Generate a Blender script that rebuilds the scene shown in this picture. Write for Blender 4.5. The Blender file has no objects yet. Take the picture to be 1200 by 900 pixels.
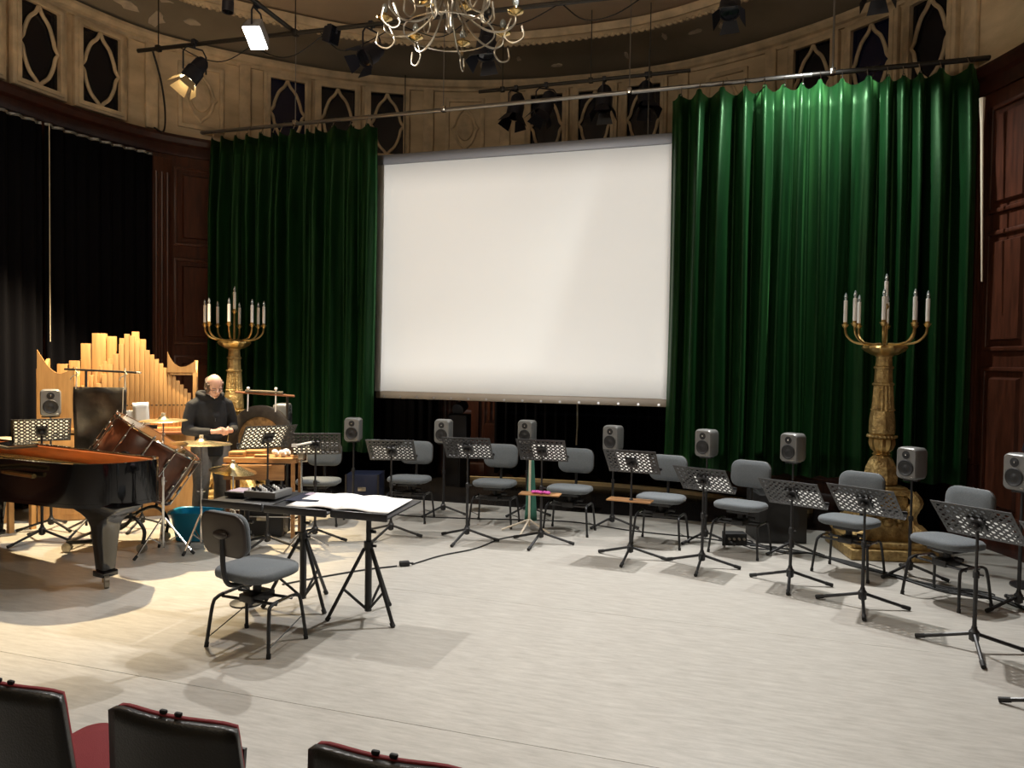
import bpy, bmesh, math, random
from mathutils import Vector, Matrix, Euler
random.seed(7)
PI = math.pi
scene = bpy.context.scene
COL = scene.collection
R = math.radians

# ------------------------------------------------------------------ camera
EYE = Vector((0, 0, 1.85))
YAW, PITCH, ROLL = R(17.75), R(1.76), 0.0145
_f0 = Vector((-math.sin(YAW), math.cos(YAW), 0)); _r0 = Vector((math.cos(YAW), math.sin(YAW), 0)); _U = Vector((0, 0, 1))
_f = _f0 * math.cos(PITCH) - _U * math.sin(PITCH)
_u0 = _U * math.cos(PITCH) + _f0 * math.sin(PITCH)
_r = _r0 * math.cos(ROLL) + _u0 * math.sin(ROLL)
_u = -_r0 * math.sin(ROLL) + _u0 * math.cos(ROLL)
camd = bpy.data.cameras.new('camera'); cam = bpy.data.objects.new('camera', camd); COL.objects.link(cam)
camd.sensor_width = 36; camd.lens = 36 * 880 / 1200; camd.clip_start = .05; camd.clip_end = 100
cam.matrix_world = Matrix(((_r.x, _u.x, -_f.x, EYE.x), (_r.y, _u.y, -_f.y, EYE.y), (_r.z, _u.z, -_f.z, EYE.z), (0, 0, 0, 1)))
scene.camera = cam

# ------------------------------------------------------------------ world, lamps, exposure
w = bpy.data.worlds.new('world'); scene.world = w; w.use_nodes = True
bg = w.node_tree.nodes['Background']; bg.inputs[0].default_value = (.9, .85, .8, 1); bg.inputs[1].default_value = .03
scene.view_settings.view_transform = 'Standard'; scene.view_settings.look = 'None'
scene.view_settings.gamma = 1; scene.view_settings.use_curve_mapping = False
scene.view_settings.exposure = 0.0

def aim(o, tgt):
    d = Vector(tgt) - o.location
    o.rotation_euler = d.to_track_quat('-Z', 'Y').to_euler()
def spot(name, loc, tgt, power, angle, color=(1, 1, 1), blend=.5, size=.08):
    l = bpy.data.lights.new(name, 'SPOT'); l.energy = power; l.spot_size = R(angle); l.spot_blend = blend
    l.color = color; l.shadow_soft_size = size
    o = bpy.data.objects.new(name, l); COL.objects.link(o); o.location = loc; aim(o, tgt); return o
# stage lamps: the lit flood and warm spot in view, the other stage fixtures, plus unseen lamps added backstage and over the seats
spot('flood_light', (-4.87, 6.42, 4.95), (-3.7, 4.4, 0), 600, 142, (1, .97, .92), .6, .06)
spot('warm_spot_light', (-6.234, 7.0, 4.83), (-6.6, 5.6, 0), 3000, 78, (1, .78, .46), .5, .05)
spot('stage_light_a', (-.31, 8.28, 5.42), (-.5, 4.7, 0), 1300, 76, (1, .97, .94), .6, .06)
spot('stage_light_b', (.55, 8.34, 5.42), (.35, 8.2, 0), 430, 140, (.96, 1, .97), .7, .06)
spot('stage_light_c', (-1.0, 5.3, 5.3), (-2.7, 4.5, 0), 420, 104, (1, .95, .88), .7, .12)
spot('organ_light', (-4.75, 3.6, 5.3), (-6.95, 6.9, 1.3), 260, 34, (1, .83, .58), .6, .1)
spot('backstage_fill', (-5.0, 10.25, 3.4), (-4.25, 10.9, .7), 260, 60, (1, .78, .5), .6, .05)  # added to brighten the wooden pillars, hidden behind the green curtain
_hl = bpy.data.lights.new('room_fill', 'AREA'); _hl.energy = 150; _hl.size = 2.5; _hl.color = (1, .86, .66)  # unseen area fill, added to brighten the upper walls
_ho = bpy.data.objects.new('room_fill', _hl); COL.objects.link(_ho); _ho.location = (-2.7, -.5, 6.2); aim(_ho, (-2.7, 9, 6.0))
# unseen projector added to light the screen; its rectangular beam just covers it
pj = spot('projector_fill', (-2.9, -3.2, 3.0), (-2.94, 9.28, 2.95), 3900, 40, (1, .985, .96), .1, .04)
pj.data.use_nodes = True; pn_ = pj.data.node_tree; pe = pn_.nodes['Emission']
def _nd(t, **k):
    n = pn_.nodes.new(t)
    for a_, v_ in k.items(): setattr(n, a_, v_)
    return n
_tc = _nd('ShaderNodeTexCoord'); _sx = _nd('ShaderNodeSeparateXYZ'); pn_.links.new(_tc.outputs['Normal'], _sx.inputs[0])
def _win(ch, half, soft):
    d = _nd('ShaderNodeMath', operation='DIVIDE'); pn_.links.new(_sx.outputs[ch], d.inputs[0]); pn_.links.new(_sx.outputs[2], d.inputs[1])
    a_ = _nd('ShaderNodeMath', operation='ABSOLUTE'); pn_.links.new(d.outputs[0], a_.inputs[0])
    m_ = _nd('ShaderNodeMapRange'); m_.inputs[1].default_value = half; m_.inputs[2].default_value = half - soft; m_.inputs[3].default_value = 0; m_.inputs[4].default_value = 1
    pn_.links.new(a_.outputs[0], m_.inputs[0]); return m_
_a, _b = _win(0, 2.02 / 12.48, .01), _win(1, 1.66 / 12.48, .006)
_m = _nd('ShaderNodeMath', operation='MULTIPLY'); pn_.links.new(_a.outputs[0], _m.inputs[0]); pn_.links.new(_b.outputs[0], _m.inputs[1]); pn_.links.new(_m.outputs[0], pe.inputs['Strength'])

# ------------------------------------------------------------------ materials
def mat(name, col, rough=.5, metal=0., var=0., scale=6., stretch=(1, 1, 1), bump=0., bscale=None, spec=None, sheen=0., sheen_col=None, coat=0., emit=None, alpha=None, trans=0., col2=None, detail=5.):
    m = bpy.data.materials.new(name); m.use_nodes = True
    nt = m.node_tree; b = nt.nodes['Principled BSDF']
    b.inputs['Base Color'].default_value = (*col, 1); b.inputs['Roughness'].default_value = rough; b.inputs['Metallic'].default_value = metal
    if spec is not None: b.inputs['Specular IOR Level'].default_value = spec
    if sheen: b.inputs['Sheen Weight'].default_value = sheen; b.inputs['Sheen Roughness'].default_value = .35; b.inputs['Sheen Tint'].default_value = (*(sheen_col or (1, 1, 1)), 1)
    if coat: b.inputs['Coat Weight'].default_value = coat; b.inputs['Coat Roughness'].default_value = .05
    if trans: b.inputs['Transmission Weight'].default_value = trans
    if emit: b.inputs['Emission Color'].default_value = (*emit[0], 1); b.inputs['Emission Strength'].default_value = emit[1]
    if var or bump:
        tc = nt.nodes.new('ShaderNodeTexCoord'); mp = nt.nodes.new('ShaderNodeMapping'); mp.inputs['Scale'].default_value = stretch
        nt.links.new(tc.outputs['Object'], mp.inputs[0])
    if var:
        n = nt.nodes.new('ShaderNodeTexNoise'); n.inputs['Scale'].default_value = scale; n.inputs['Detail'].default_value = detail
        nt.links.new(mp.outputs[0], n.inputs['Vector'])
        r = nt.nodes.new('ShaderNodeValToRGB'); r.color_ramp.elements[0].position = .3; r.color_ramp.elements[1].position = .7
        c2 = col2 or tuple(min(1, c * (1 + var)) for c in col)
        r.color_ramp.elements[0].color = (*(c * (1 - var) for c in col), 1) if not col2 else (*col, 1)
        r.color_ramp.elements[1].color = (*c2, 1)
        nt.links.new(n.outputs['Fac'], r.inputs[0]); nt.links.new(r.outputs[0], b.inputs['Base Color'])
    if bump:
        n2 = nt.nodes.new('ShaderNodeTexNoise'); n2.inputs['Scale'].default_value = bscale or scale * 4; n2.inputs['Detail'].default_value = 4
        nt.links.new(mp.outputs[0], n2.inputs['Vector'])
        bp = nt.nodes.new('ShaderNodeBump'); bp.inputs['Strength'].default_value = bump; bp.inputs['Distance'].default_value = .02
        nt.links.new(n2.outputs['Fac'], bp.inputs['Height']); nt.links.new(bp.outputs[0], b.inputs['Normal'])
    return m
M = {}
_lino = M['lino'] = mat('linoleum', (.335, .315, .285), .30, var=.3, scale=11, stretch=(.45, 2.6, 1), col2=(.50, .48, .44), spec=.45, detail=8)
for _n in _lino.node_tree.nodes:
    if _n.type == 'TEX_NOISE': _n.inputs['Roughness'].default_value = .72
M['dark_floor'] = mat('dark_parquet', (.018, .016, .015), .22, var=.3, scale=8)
M['under'] = mat('underlay', (.12, .1, .08), .8)
M['mahogany'] = mat('mahogany', (.060, .018, .009), .38, var=.4, scale=4, stretch=(6, 6, .7))
M['mahogany_dark'] = mat('mahogany_dark', (.035, .010, .006), .35, var=.35, scale=5, stretch=(3, 3, 1))
M['plaster'] = mat('aged_plaster', (.52, .40, .25), .7, var=.3, scale=2.2, stretch=(1, 1, 2.5), col2=(.72, .57, .38), bump=.15, bscale=30)
M['stucco'] = mat('carved_stucco', (.60, .47, .31), .65, var=.25, scale=5, bump=.1, bscale=40)
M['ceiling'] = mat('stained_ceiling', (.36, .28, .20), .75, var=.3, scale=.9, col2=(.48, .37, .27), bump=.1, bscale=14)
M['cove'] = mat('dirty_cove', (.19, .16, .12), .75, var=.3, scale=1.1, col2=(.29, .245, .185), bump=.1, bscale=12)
M['peel'] = mat('peeled_plaster', (.55, .47, .38), .85, var=.15, scale=10)
M['pane'] = mat('dark_glass', (.006, .007, .012), .12, spec=.5)
M['pane_blue'] = mat('night_glass', (.004, .007, .035), .12, spec=.5)
M['velvet'] = mat('green_velvet', (.0015, .0145, .0034), .45, var=.4, scale=9, stretch=(1.5, 1.5, .25), sheen=.13, sheen_col=(.25, .9, .25), spec=.4, bump=.1, bscale=90)
M['velvet'].node_tree.nodes['Principled BSDF'].inputs['Specular Tint'].default_value = (.45, 1, .45, 1)
M['drape'] = mat('black_drape', (.0022, .0022, .0040), .9, spec=.1)
M['screen'] = mat('screen_cloth', (.80, .79, .76), .8, spec=.2)
M['grey_bar'] = mat('grey_screen_bar', (.16, .16, .17), .5)
M['tan_bar'] = mat('tan_screen_bar', (.20, .16, .115), .5, var=.1, scale=3)
M['steel'] = mat('steel_pipe', (.33, .32, .31), .32, .9)
M['dark_steel'] = mat('dark_pipe', (.05, .045, .04), .4, .7)
M['chrome'] = mat('chrome', (.75, .74, .72), .15, 1)
M['black'] = mat('black_paint', (.012, .012, .013), .42)
M['black_gloss'] = mat('piano_lacquer', (.004, .004, .0045), .08, coat=.6)
M['black_fab'] = mat('black_plastic', (.016, .015, .015), .5)
M['stand'] = mat('music_stand_black', (.017, .017, .019), .42)
M['rubber'] = mat('rubber', (.01, .01, .01), .7)
M['grey_fab'] = mat('grey_upholstery', (.115, .128, .138), .9, var=.15, scale=120, bump=.2, bscale=400, sheen=.15)
M['shell'] = mat('chair_back_shell', (.035, .027, .023), .45)
M['gold'] = mat('old_gilding', (.26, .17, .065), .42, .55, var=.45, scale=13, col2=(.62, .44, .18), bump=.9, bscale=34)
M['gold_smooth'] = mat('gilded_metal', (.55, .37, .14), .3, .85, var=.2, scale=12)
M['brass'] = mat('brass', (.72, .52, .22), .25, 1, var=.1, scale=20)
M['cymbal'] = mat('cymbal_bronze', (.78, .66, .40), .26, 1, var=.12, scale=40)
M['candle'] = mat('candle_sleeve', (.95, .93, .90), .4)
M['bulb'] = mat('clear_bulb', (.55, .62, .66), .08, .6)
M['oak'] = mat('pale_oak', (.40, .20, .065), .5, var=.25, scale=3, stretch=(8, 8, .8), col2=(.56, .31, .11))
M['oak_dark'] = mat('oak_stained', (.20, .075, .03), .45, var=.25, scale=4, stretch=(1, 8, 8))
M['pale_wood'] = mat('pale_timber', (.62, .50, .30), .5, var=.15, scale=4, stretch=(1, 8, 1))
M['birch'] = mat('honey_wood', (.42, .21, .08), .45, var=.25, scale=4, stretch=(1, 8, 8))
M['speaker'] = mat('speaker_grey', (.20, .20, .195), .38, .35)
M['cone'] = mat('speaker_cone', (.012, .012, .013), .5)
M['sheet'] = mat('sheet_paper', (.85, .84, .82), .7)
M['white'] = mat('white_paper', (.85, .84, .82), .7)
M['gongdark'] = mat('gong_rim', (.055, .045, .035), .45, .5, var=.3, scale=14)
M['gong'] = mat('gong_bronze', (.40, .25, .11), .4, .6, var=.4, scale=25, bump=.3, bscale=60)
M['drum'] = mat('drum_shell', (.115, .038, .018), .3, var=.35, scale=3, stretch=(4, 4, 1))
M['drumhead'] = mat('drum_head', (.55, .48, .36), .6)
M['plate'] = mat('thunder_sheet', (.075, .068, .06), .36, .8, var=.5, scale=7, col2=(.16, .15, .135), bump=.3, bscale=12)
M['tub'] = mat('blue_plastic', (.004, .20, .36), .35)
M['green_cloth'] = mat('green_cloth', (.03, .13, .09), .8)
M['pink'] = mat('pink_cloth', (.75, .12, .50), .8)
M['red'] = mat('red_plush', (.14, .003, .006), .85, sheen=.3, sheen_col=(1, .2, .2), bump=.2, bscale=300)
M['seatblack'] = mat('seat_shell', (.016, .016, .014), .36, bump=.15, bscale=160)
M['silver'] = mat('aged_silver', (.46, .41, .33), .3, .9)
M['lamp_lit'] = mat('lamp_lit', (1, 1, 1), .5, emit=((1, .97, .9), 22))
M['lamp_warm'] = mat('lamp_lit_warm', (1, .9, .7), .5, emit=((1, .82, .5), 18))
M['fixture'] = mat('fixture_black', (.012, .013, .022), .45)
M['fixture_grey'] = mat('fixture_grey', (.36, .36, .38), .4)
M['fixture_tan'] = mat('fixture_inner', (.45, .33, .18), .45)
M['cream'] = mat('cream_pole', (.62, .54, .42), .5)
M['soundwood'] = mat('rim_veneer', (.30, .075, .018), .3, var=.25, scale=4, stretch=(1, 1, 8), coat=.3)
M['case_blue'] = mat('flight_case', (.010, .014, .035), .45)
M['skin'] = mat('skin', (.62, .36, .27), .55, var=.06, scale=20)
M['hair'] = mat('hair', (.09, .06, .045), .8, var=.3, scale=60, stretch=(1, 1, .2))
M['hoodie'] = mat('black_hoodie', (.0045, .0045, .006), .85, bump=.3, bscale=25)
M['trousers'] = mat('grey_trousers', (.16, .15, .14), .85, var=.15, scale=30, bump=.2, bscale=20)
M['shoe'] = mat('shoe', (.012, .011, .011), .5)
M['screen_glow'] = mat('tablet', (.1, .1, .12), .2, emit=((.75, .82, 1), .8))
M['panel_lilac'] = mat('device_panel', (.42, .34, .42), .4)
M['rope'] = mat('cord', (.62, .55, .42), .8)
M['copper'] = mat('copper_pole', (.45, .22, .13), .3, .9)

_m = M['sheet'].node_tree; _t = _m.nodes.new('ShaderNodeBsdfTranslucent'); _t.inputs[0].default_value = (.85, .84, .8, 1)   # thin paper lets light through
_x = _m.nodes.new('ShaderNodeMixShader'); _x.inputs[0].default_value = .5
_m.links.new(_m.nodes['Principled BSDF'].outputs[0], _x.inputs[1]); _m.links.new(_t.outputs[0], _x.inputs[2]); _m.links.new(_x.outputs[0], _m.nodes['Material Output'].inputs[0])

# ------------------------------------------------------------------ mesh helpers
class MB:
    def __init__(s): s.v = []; s.f = []
    def add(s, vs, fs, mx=None):
        o = len(s.v)
        for p in vs:
            p = Vector(p); s.v.append(tuple(mx @ p) if mx is not None else tuple(p))
        for f in fs: s.f.append(tuple(i + o for i in f))
        return s
    def box(s, c, sz, mx=None, top=(1, 1)):
        x, y, z = (k / 2 for k in sz); tx, ty = top
        vs = [(-x, -y, -z), (x, -y, -z), (x, y, -z), (-x, y, -z), (-x * tx, -y * ty, z), (x * tx, -y * ty, z), (x * tx, y * ty, z), (-x * tx, y * ty, z)]
        c = Vector(c); vs = [Vector(v) + c for v in vs]
        return s.add(vs, [(3, 2, 1, 0), (4, 5, 6, 7), (0, 1, 5, 4), (1, 2, 6, 5), (2, 3, 7, 6), (3, 0, 4, 7)], mx)
    def tube(s, pts, r, n=8, closed=False, caps=True, mx=None):
        pts = [Vector(p) for p in pts]; m = len(pts)
        rs = r if isinstance(r, (list, tuple)) else [r] * m
        vs = []; prev = None
        for i, p in enumerate(pts):
            if closed: t = pts[(i + 1) % m] - pts[i - 1]
            else: t = pts[min(i + 1, m - 1)] - pts[max(i - 1, 0)]
            t = t.normalized() if t.length > 1e-9 else Vector((0, 0, 1))
            if prev is None: a = Vector((0, 0, 1)) if abs(t.z) < .9 else Vector((1, 0, 0)); prev = (a - t * a.dot(t)).normalized()
            else: prev = (prev - t * prev.dot(t)).normalized()
            b = t.cross(prev)
            for k in range(n):
                q = 2 * PI * k / n; vs.append(p + (prev * math.cos(q) + b * math.sin(q)) * rs[i])
        fs = []
        for i in range(m if closed else m - 1):
            j = (i + 1) % m
            for k in range(n): k2 = (k + 1) % n; fs.append((i * n + k, i * n + k2, j * n + k2, j * n + k))
        if caps and not closed: fs.append(tuple(range(n - 1, -1, -1))); fs.append(tuple((m - 1) * n + k for k in range(n)))
        return s.add(vs, fs, mx)
    def cyl(s, a, b, r, r2=None, n=12, mx=None): return s.tube([a, b], [r, r if r2 is None else r2], n, mx=mx)
    def lathe(s, prof, n=20, c=(0, 0, 0), mx=None, flute=0, amp=0):
        vs = []; c = Vector(c)
        for r, z in prof:
            for k in range(n):
                q = 2 * PI * k / n; rr = r * (1 + (amp * math.cos(flute * q) if flute else 0))
                vs.append(c + Vector((rr * math.cos(q), rr * math.sin(q), z)))
        fs = []
        for i in range(len(prof) - 1):
            for k in range(n): k2 = (k + 1) % n; fs.append((i * n + k, i * n + k2, (i + 1) * n + k2, (i + 1) * n + k))
        if prof[0][0] > 1e-5: fs.append(tuple(range(n - 1, -1, -1)))
        if prof[-1][0] > 1e-5: fs.append(tuple((len(prof) - 1) * n + k for k in range(n)))
        return s.add(vs, fs, mx)
    def sphere(s, c, r, n=10, m=7, mx=None):
        r = r if isinstance(r, (tuple, list)) else (r, r, r)
        vs = [(c[0], c[1], c[2] - r[2])]
        for i in range(1, m):
            t = PI * i / m
            for k in range(n): q = 2 * PI * k / n; vs.append((c[0] + r[0] * math.sin(t) * math.cos(q), c[1] + r[1] * math.sin(t) * math.sin(q), c[2] - r[2] * math.cos(t)))
        vs.append((c[0], c[1], c[2] + r[2])); fs = []
        for k in range(n): fs.append((0, 1 + (k + 1) % n, 1 + k))
        for i in range(m - 2):
            for k in range(n): k2 = (k + 1) % n; fs.append((1 + i * n + k, 1 + i * n + k2, 1 + (i + 1) * n + k2, 1 + (i + 1) * n + k))
        L = len(vs) - 1; o = 1 + (m - 2) * n
        for k in range(n): fs.append((o + k, o + (k + 1) % n, L))
        return s.add(vs, fs, mx)
    def prism(s, out, z0, z1, mx=None):
        n = len(out); vs = [(x, y, z0) for x, y in out] + [(x, y, z1) for x, y in out]
        fs = [tuple(range(n - 1, -1, -1)), tuple(range(n, 2 * n))] + [(i, (i + 1) % n, n + (i + 1) % n, n + i) for i in range(n)]
        return s.add(vs, fs, mx)
    def ring(s, outer, inner, z0, z1, mx=None):      # band between two outlines of equal count
        n = len(outer); vs = [(x, y, z0) for x, y in outer] + [(x, y, z0) for x, y in inner] + [(x, y, z1) for x, y in outer] + [(x, y, z1) for x, y in inner]
        fs = []
        for i in range(n):
            j = (i + 1) % n
            fs += [(i, j, 2 * n + j, 2 * n + i), (n + j, n + i, 3 * n + i, 3 * n + j), (2 * n + i, 2 * n + j, 3 * n + j, 3 * n + i), (j, i, n + i, n + j)]
        return s.add(vs, fs, mx)
    def grid(s, P):                                   # rows of points
        h, wd = len(P), len(P[0]); vs = [p for row in P for p in row]
        return s.add(vs, [(i * wd + j, i * wd + j + 1, (i + 1) * wd + j + 1, (i + 1) * wd + j) for i in range(h - 1) for j in range(wd - 1)])
    def build(s, name, m, parent=None, sharp=35, bevel=0, loc=None, rot=None, sub=0, solid=0, seg=2):
        me = bpy.data.meshes.new(name); me.from_pydata(s.v, [], s.f)
        bm = bmesh.new(); bm.from_mesh(me)
        bmesh.ops.recalc_face_normals(bm, faces=bm.faces)
        if bevel: 
            es = [e for e in bm.edges if len(e.link_faces) == 2 and e.calc_face_angle() > R(40)]
            bmesh.ops.bevel(bm, geom=es, offset=bevel, segments=seg, profile=.5, affect='EDGES', clamp_overlap=True)
        bm.to_mesh(me); bm.free()
        for p in me.polygons: p.use_smooth = True
        if sharp < 180: me.set_sharp_from_angle(angle=R(sharp))
        me.materials.append(M[m])
        o = bpy.data.objects.new(name, me); COL.objects.link(o)
        if parent is not None: o.parent = parent
        if loc is not None: o.location = loc
        if rot is not None: o.rotation_euler = rot
        if solid: md = o.modifiers.new('solid', 'SOLIDIFY'); md.thickness = solid; md.offset = 0
        if sub: md = o.modifiers.new('sub', 'SUBSURF'); md.levels = sub; md.render_levels = sub
        return o
def tag(o, label, cat, group=None):
    o['label'] = label; o['category'] = cat
    if group: o['group'] = group
    return o
def thing(name, label, cat, loc=(0, 0, 0), rz=0, group=None):
    o = bpy.data.objects.new(name, None); COL.objects.link(o); o.location = loc; o.rotation_euler = (0, 0, rz); o.empty_display_size = .1
    return tag(o, label, cat, group)
def struct(o): o['kind'] = 'structure'; return o
def kids(o): return [c for c in bpy.data.objects if c.parent is o]
def copy_tree(o, parent=None):
    c = o.copy(); COL.objects.link(c); c.parent = parent
    for k in kids(o): copy_tree(k, c)
    return c
def rrect(w_, h_, r, n=4):
    o = []
    for cx, cy, a in ((w_ / 2 - r, h_ / 2 - r, 0), (-w_ / 2 + r, h_ / 2 - r, 90), (-w_ / 2 + r, -h_ / 2 + r, 180), (w_ / 2 - r, -h_ / 2 + r, 270)):
        for k in range(n + 1): q = R(a + 90 * k / n); o.append((cx + r * math.cos(q), cy + r * math.sin(q)))
    return o
def circ(r, n=16, c=(0, 0), ry=None): return [(c[0] + r * math.cos(2 * PI * k / n), c[1] + (ry or r) * math.sin(2 * PI * k / n)) for k in range(n)]
def smooth(pts, n=6):
    P = [Vector(p) for p in pts]; Q = [2 * P[0] - P[1]] + P + [2 * P[-1] - P[-2]]; out = []
    for i in range(1, len(Q) - 2):
        p0, p1, p2, p3 = Q[i - 1:i + 3]
        for k in range(n):
            t = k / n; out.append(.5 * ((2 * p1) + (p2 - p0) * t + (2 * p0 - 5 * p1 + 4 * p2 - p3) * t * t + (-p0 + 3 * p1 - 3 * p2 + p3) * t ** 3))
    out.append(P[-1]); return out
def heading(dx, dy): return math.atan2(dy, dx) - PI / 2        # rotation that turns local +Y to (dx, dy)

# ------------------------------------------------------------------ room plan: an apse-shaped hall
PLAN = [(-8.35, -6), (-8.3, 0), (-8.3, 3.5), (-8.28, 6.5), (-8.2, 7.6), (-7.95, 8.45), (-7.5, 9.1), (-7.0, 9.65), (-6.25, 10.35), (-5.27, 10.93), (-4.26, 11.3), (-3.06, 11.5), (-1.34, 11.45), (.1, 10.95), (1.28, 10.2), (2.0, 9.4), (2.45, 8.5), (2.75, 7.4), (2.95, 6), (3.0, 3), (3.0, -6)]
WP = smooth([(x, y, 0) for x, y in PLAN], 8)
WS = [0.]
for i in range(1, len(WP)): WS.append(WS[-1] + (WP[i] - WP[i - 1]).length)
def wall_at(s):
    i = 0
    while i < len(WS) - 2 and WS[i + 1] < s: i += 1
    t = (s - WS[i]) / (WS[i + 1] - WS[i]); p = WP[i].lerp(WP[i + 1], t)
    a = wall_tan(s)
    return p, a, Vector((a.y, -a.x, 0))               # point, tangent, inward normal
def wall_tan(s):
    def q(s):
        s = max(0, min(WS[-1], s)); i = 0
        while i < len(WS) - 2 and WS[i + 1] < s: i += 1
        return WP[i].lerp(WP[i + 1], (s - WS[i]) / (WS[i + 1] - WS[i]))
    return (q(s + .12) - q(s - .12)).normalized()
def wpt(s, off, z): p, t, n = wall_at(s); return p + n * off + Vector((0, 0, z))
def sweep(prof, s0, s1, ds=.2, mb=None, closed=True):  # prof: (offset inward, z)
    mb = mb or MB(); n = max(1, int((s1 - s0) / ds)); rows = []
    for i in range(n + 1):
        s = s0 + (s1 - s0) * i / n; p, t, nn = wall_at(s)
        rows.append([p + nn * o + Vector((0, 0, z)) for o, z in prof])
    m = len(prof); o = len(mb.v); mb.v += [tuple(p) for r in rows for p in r]
    for i in range(n):
        for k in range(m if closed else m - 1):
            k2 = (k + 1) % m; mb.f.append((o + i * m + k, o + i * m + k2, o + (i + 1) * m + k2, o + (i + 1) * m + k))
    if closed: mb.f.append(tuple(o + k for k in range(m))); mb.f.append(tuple(o + n * m + k for k in reversed(range(m))))
    return mb
def wall_mx(s, off=0, z=0):                           # local x along wall, y into room, z up
    p, t, n = wall_at(s); p = p + n * off
    return Matrix(((t.x, n.x, 0, p.x), (t.y, n.y, 0, p.y), (0, 0, 1, z), (0, 0, 0, 1)))
ZW, ZC = 4.93, 6.17
SL, SR, SE = 14.40, 26.45, WS[-1]

# floor
fl = struct(MB().box((-2.7, 2.8, -.06), (12.6, 18, .08)).build('floor', 'under', None, bevel=0))
ys = [-6, 1.43, 3.43, 5.43, 7.43, 9.02]
for a, b in zip(ys, ys[1:]):
    MB().box((-2.7, (a + b) / 2, -.01), (12.5, b - a - (.004 if 3.43 in (a, b) else .0015), .02)).build('linoleum_sheet', 'lino', fl, sharp=30)
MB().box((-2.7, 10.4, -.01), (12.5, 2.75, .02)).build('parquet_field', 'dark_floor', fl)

# walls: mahogany below, plaster band above
def wall(name, s0, s1):
    wl = struct(sweep([(0, -.02), (0, ZW), (-.15, ZW), (-.15, -.02)], s0, s1).build(name, 'mahogany'))
    sweep([(-.02, ZW), (-.02, ZC + .4), (-.15, ZC + .4), (-.15, ZW)], s0, s1).build('plaster_band', 'plaster', wl)
    sweep([(0, ZW - .26), (.03, ZW - .26), (.05, ZW - .2), (.05, ZW - .13), (.1, ZW - .1), (.14, ZW - .04), (.14, ZW), (0, ZW + .02)], s0, s1).build('wood_cornice', 'mahogany_dark', wl, sharp=25)
    sweep([(-.02, ZC - .06), (.02, ZC - .06), (.03, ZC - .02), (.07, ZC), (.1, ZC + .05), (.1, ZC + .09), (-.02, ZC + .1)], s0, s1).build('ceiling_cornice', 'stucco', wl, sharp=25)
    sweep([(0, 0), (.035, 0), (.035, .17), (.015, .2), (0, .2)], s0, s1).build('skirting', 'mahogany_dark', wl)
    return wl
wL = wall('wall_left', 0, SL); wB = wall('wall_back', SL, SR); wR = wall('wall_right', SR, SE)
wF = struct(MB().box((-2.7, -6.1, 3.2), (12.2, .2, 6.8)).build('wall_front', 'plaster'))
def bay(wl, s, wd, z0, z1, s_mat='mahogany'):         # one framed and raised timber panel
    mx = wall_mx(s, .0)
    fr = MB().ring([(-wd / 2, z0), (wd / 2, z0), (wd / 2, z1), (-wd / 2, z1)], [(-wd / 2 + .045, z0 + .045), (wd / 2 - .045, z0 + .045), (wd / 2 - .045, z1 - .045), (-wd / 2 + .045, z1 - .045)], -.03, .035, mx @ Matrix.Rotation(PI / 2, 4, 'X') @ Matrix.Scale(-1, 4, (0, 0, 1)))
    fr.build('panel_frame', s_mat, wl, bevel=.012)
    MB().box((0, 0, 0), (wd - .2, z1 - z0 - .2, .05), mx @ Matrix.Translation((0, .015, (z0 + z1) / 2)) @ Matrix.Rotation(-PI / 2, 4, 'X'), top=(.9, .96)).build('raised_panel', s_mat, wl)
def pilaster(wl, s):
    mx = wall_mx(s)
    MB().box((0, .03, 2.35), (.26, .06, 4.5), mx).build('pilaster', 'mahogany', wl, bevel=.008)
    for k in (-.075, 0, .075): MB().cyl((k, .06, .9), (k, .06, 4.4), .022, n=8, mx=mx).build('reed', 'mahogany', wl)
    MB().box((0, .04, .42), (.32, .08, .84), mx).build('pilaster_base', 'mahogany_dark', wl, bevel=.01)
for s in (14.58, 18.86, 19.62, 26.62): pilaster(wB if s < SR else wR, s)
for s, wd in ((15.12, .72), (15.95, .72), (16.8, .72), (17.6, .72), (18.3, .72), (19.24, .46), (20.2, .72), (21.1, .8), (22.0, .8), (22.9, .8), (23.8, .8), (24.7, .8), (25.6, .8), (27.1, .62), (27.8, .62), (28.6, .8)):
    wl = wB if s < SR else wR
    bay(wl, s, wd, 3.42, 4.52); bay(wl, s, wd, 2.02, 3.24); bay(wl, s, wd, .34, 1.86)

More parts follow.
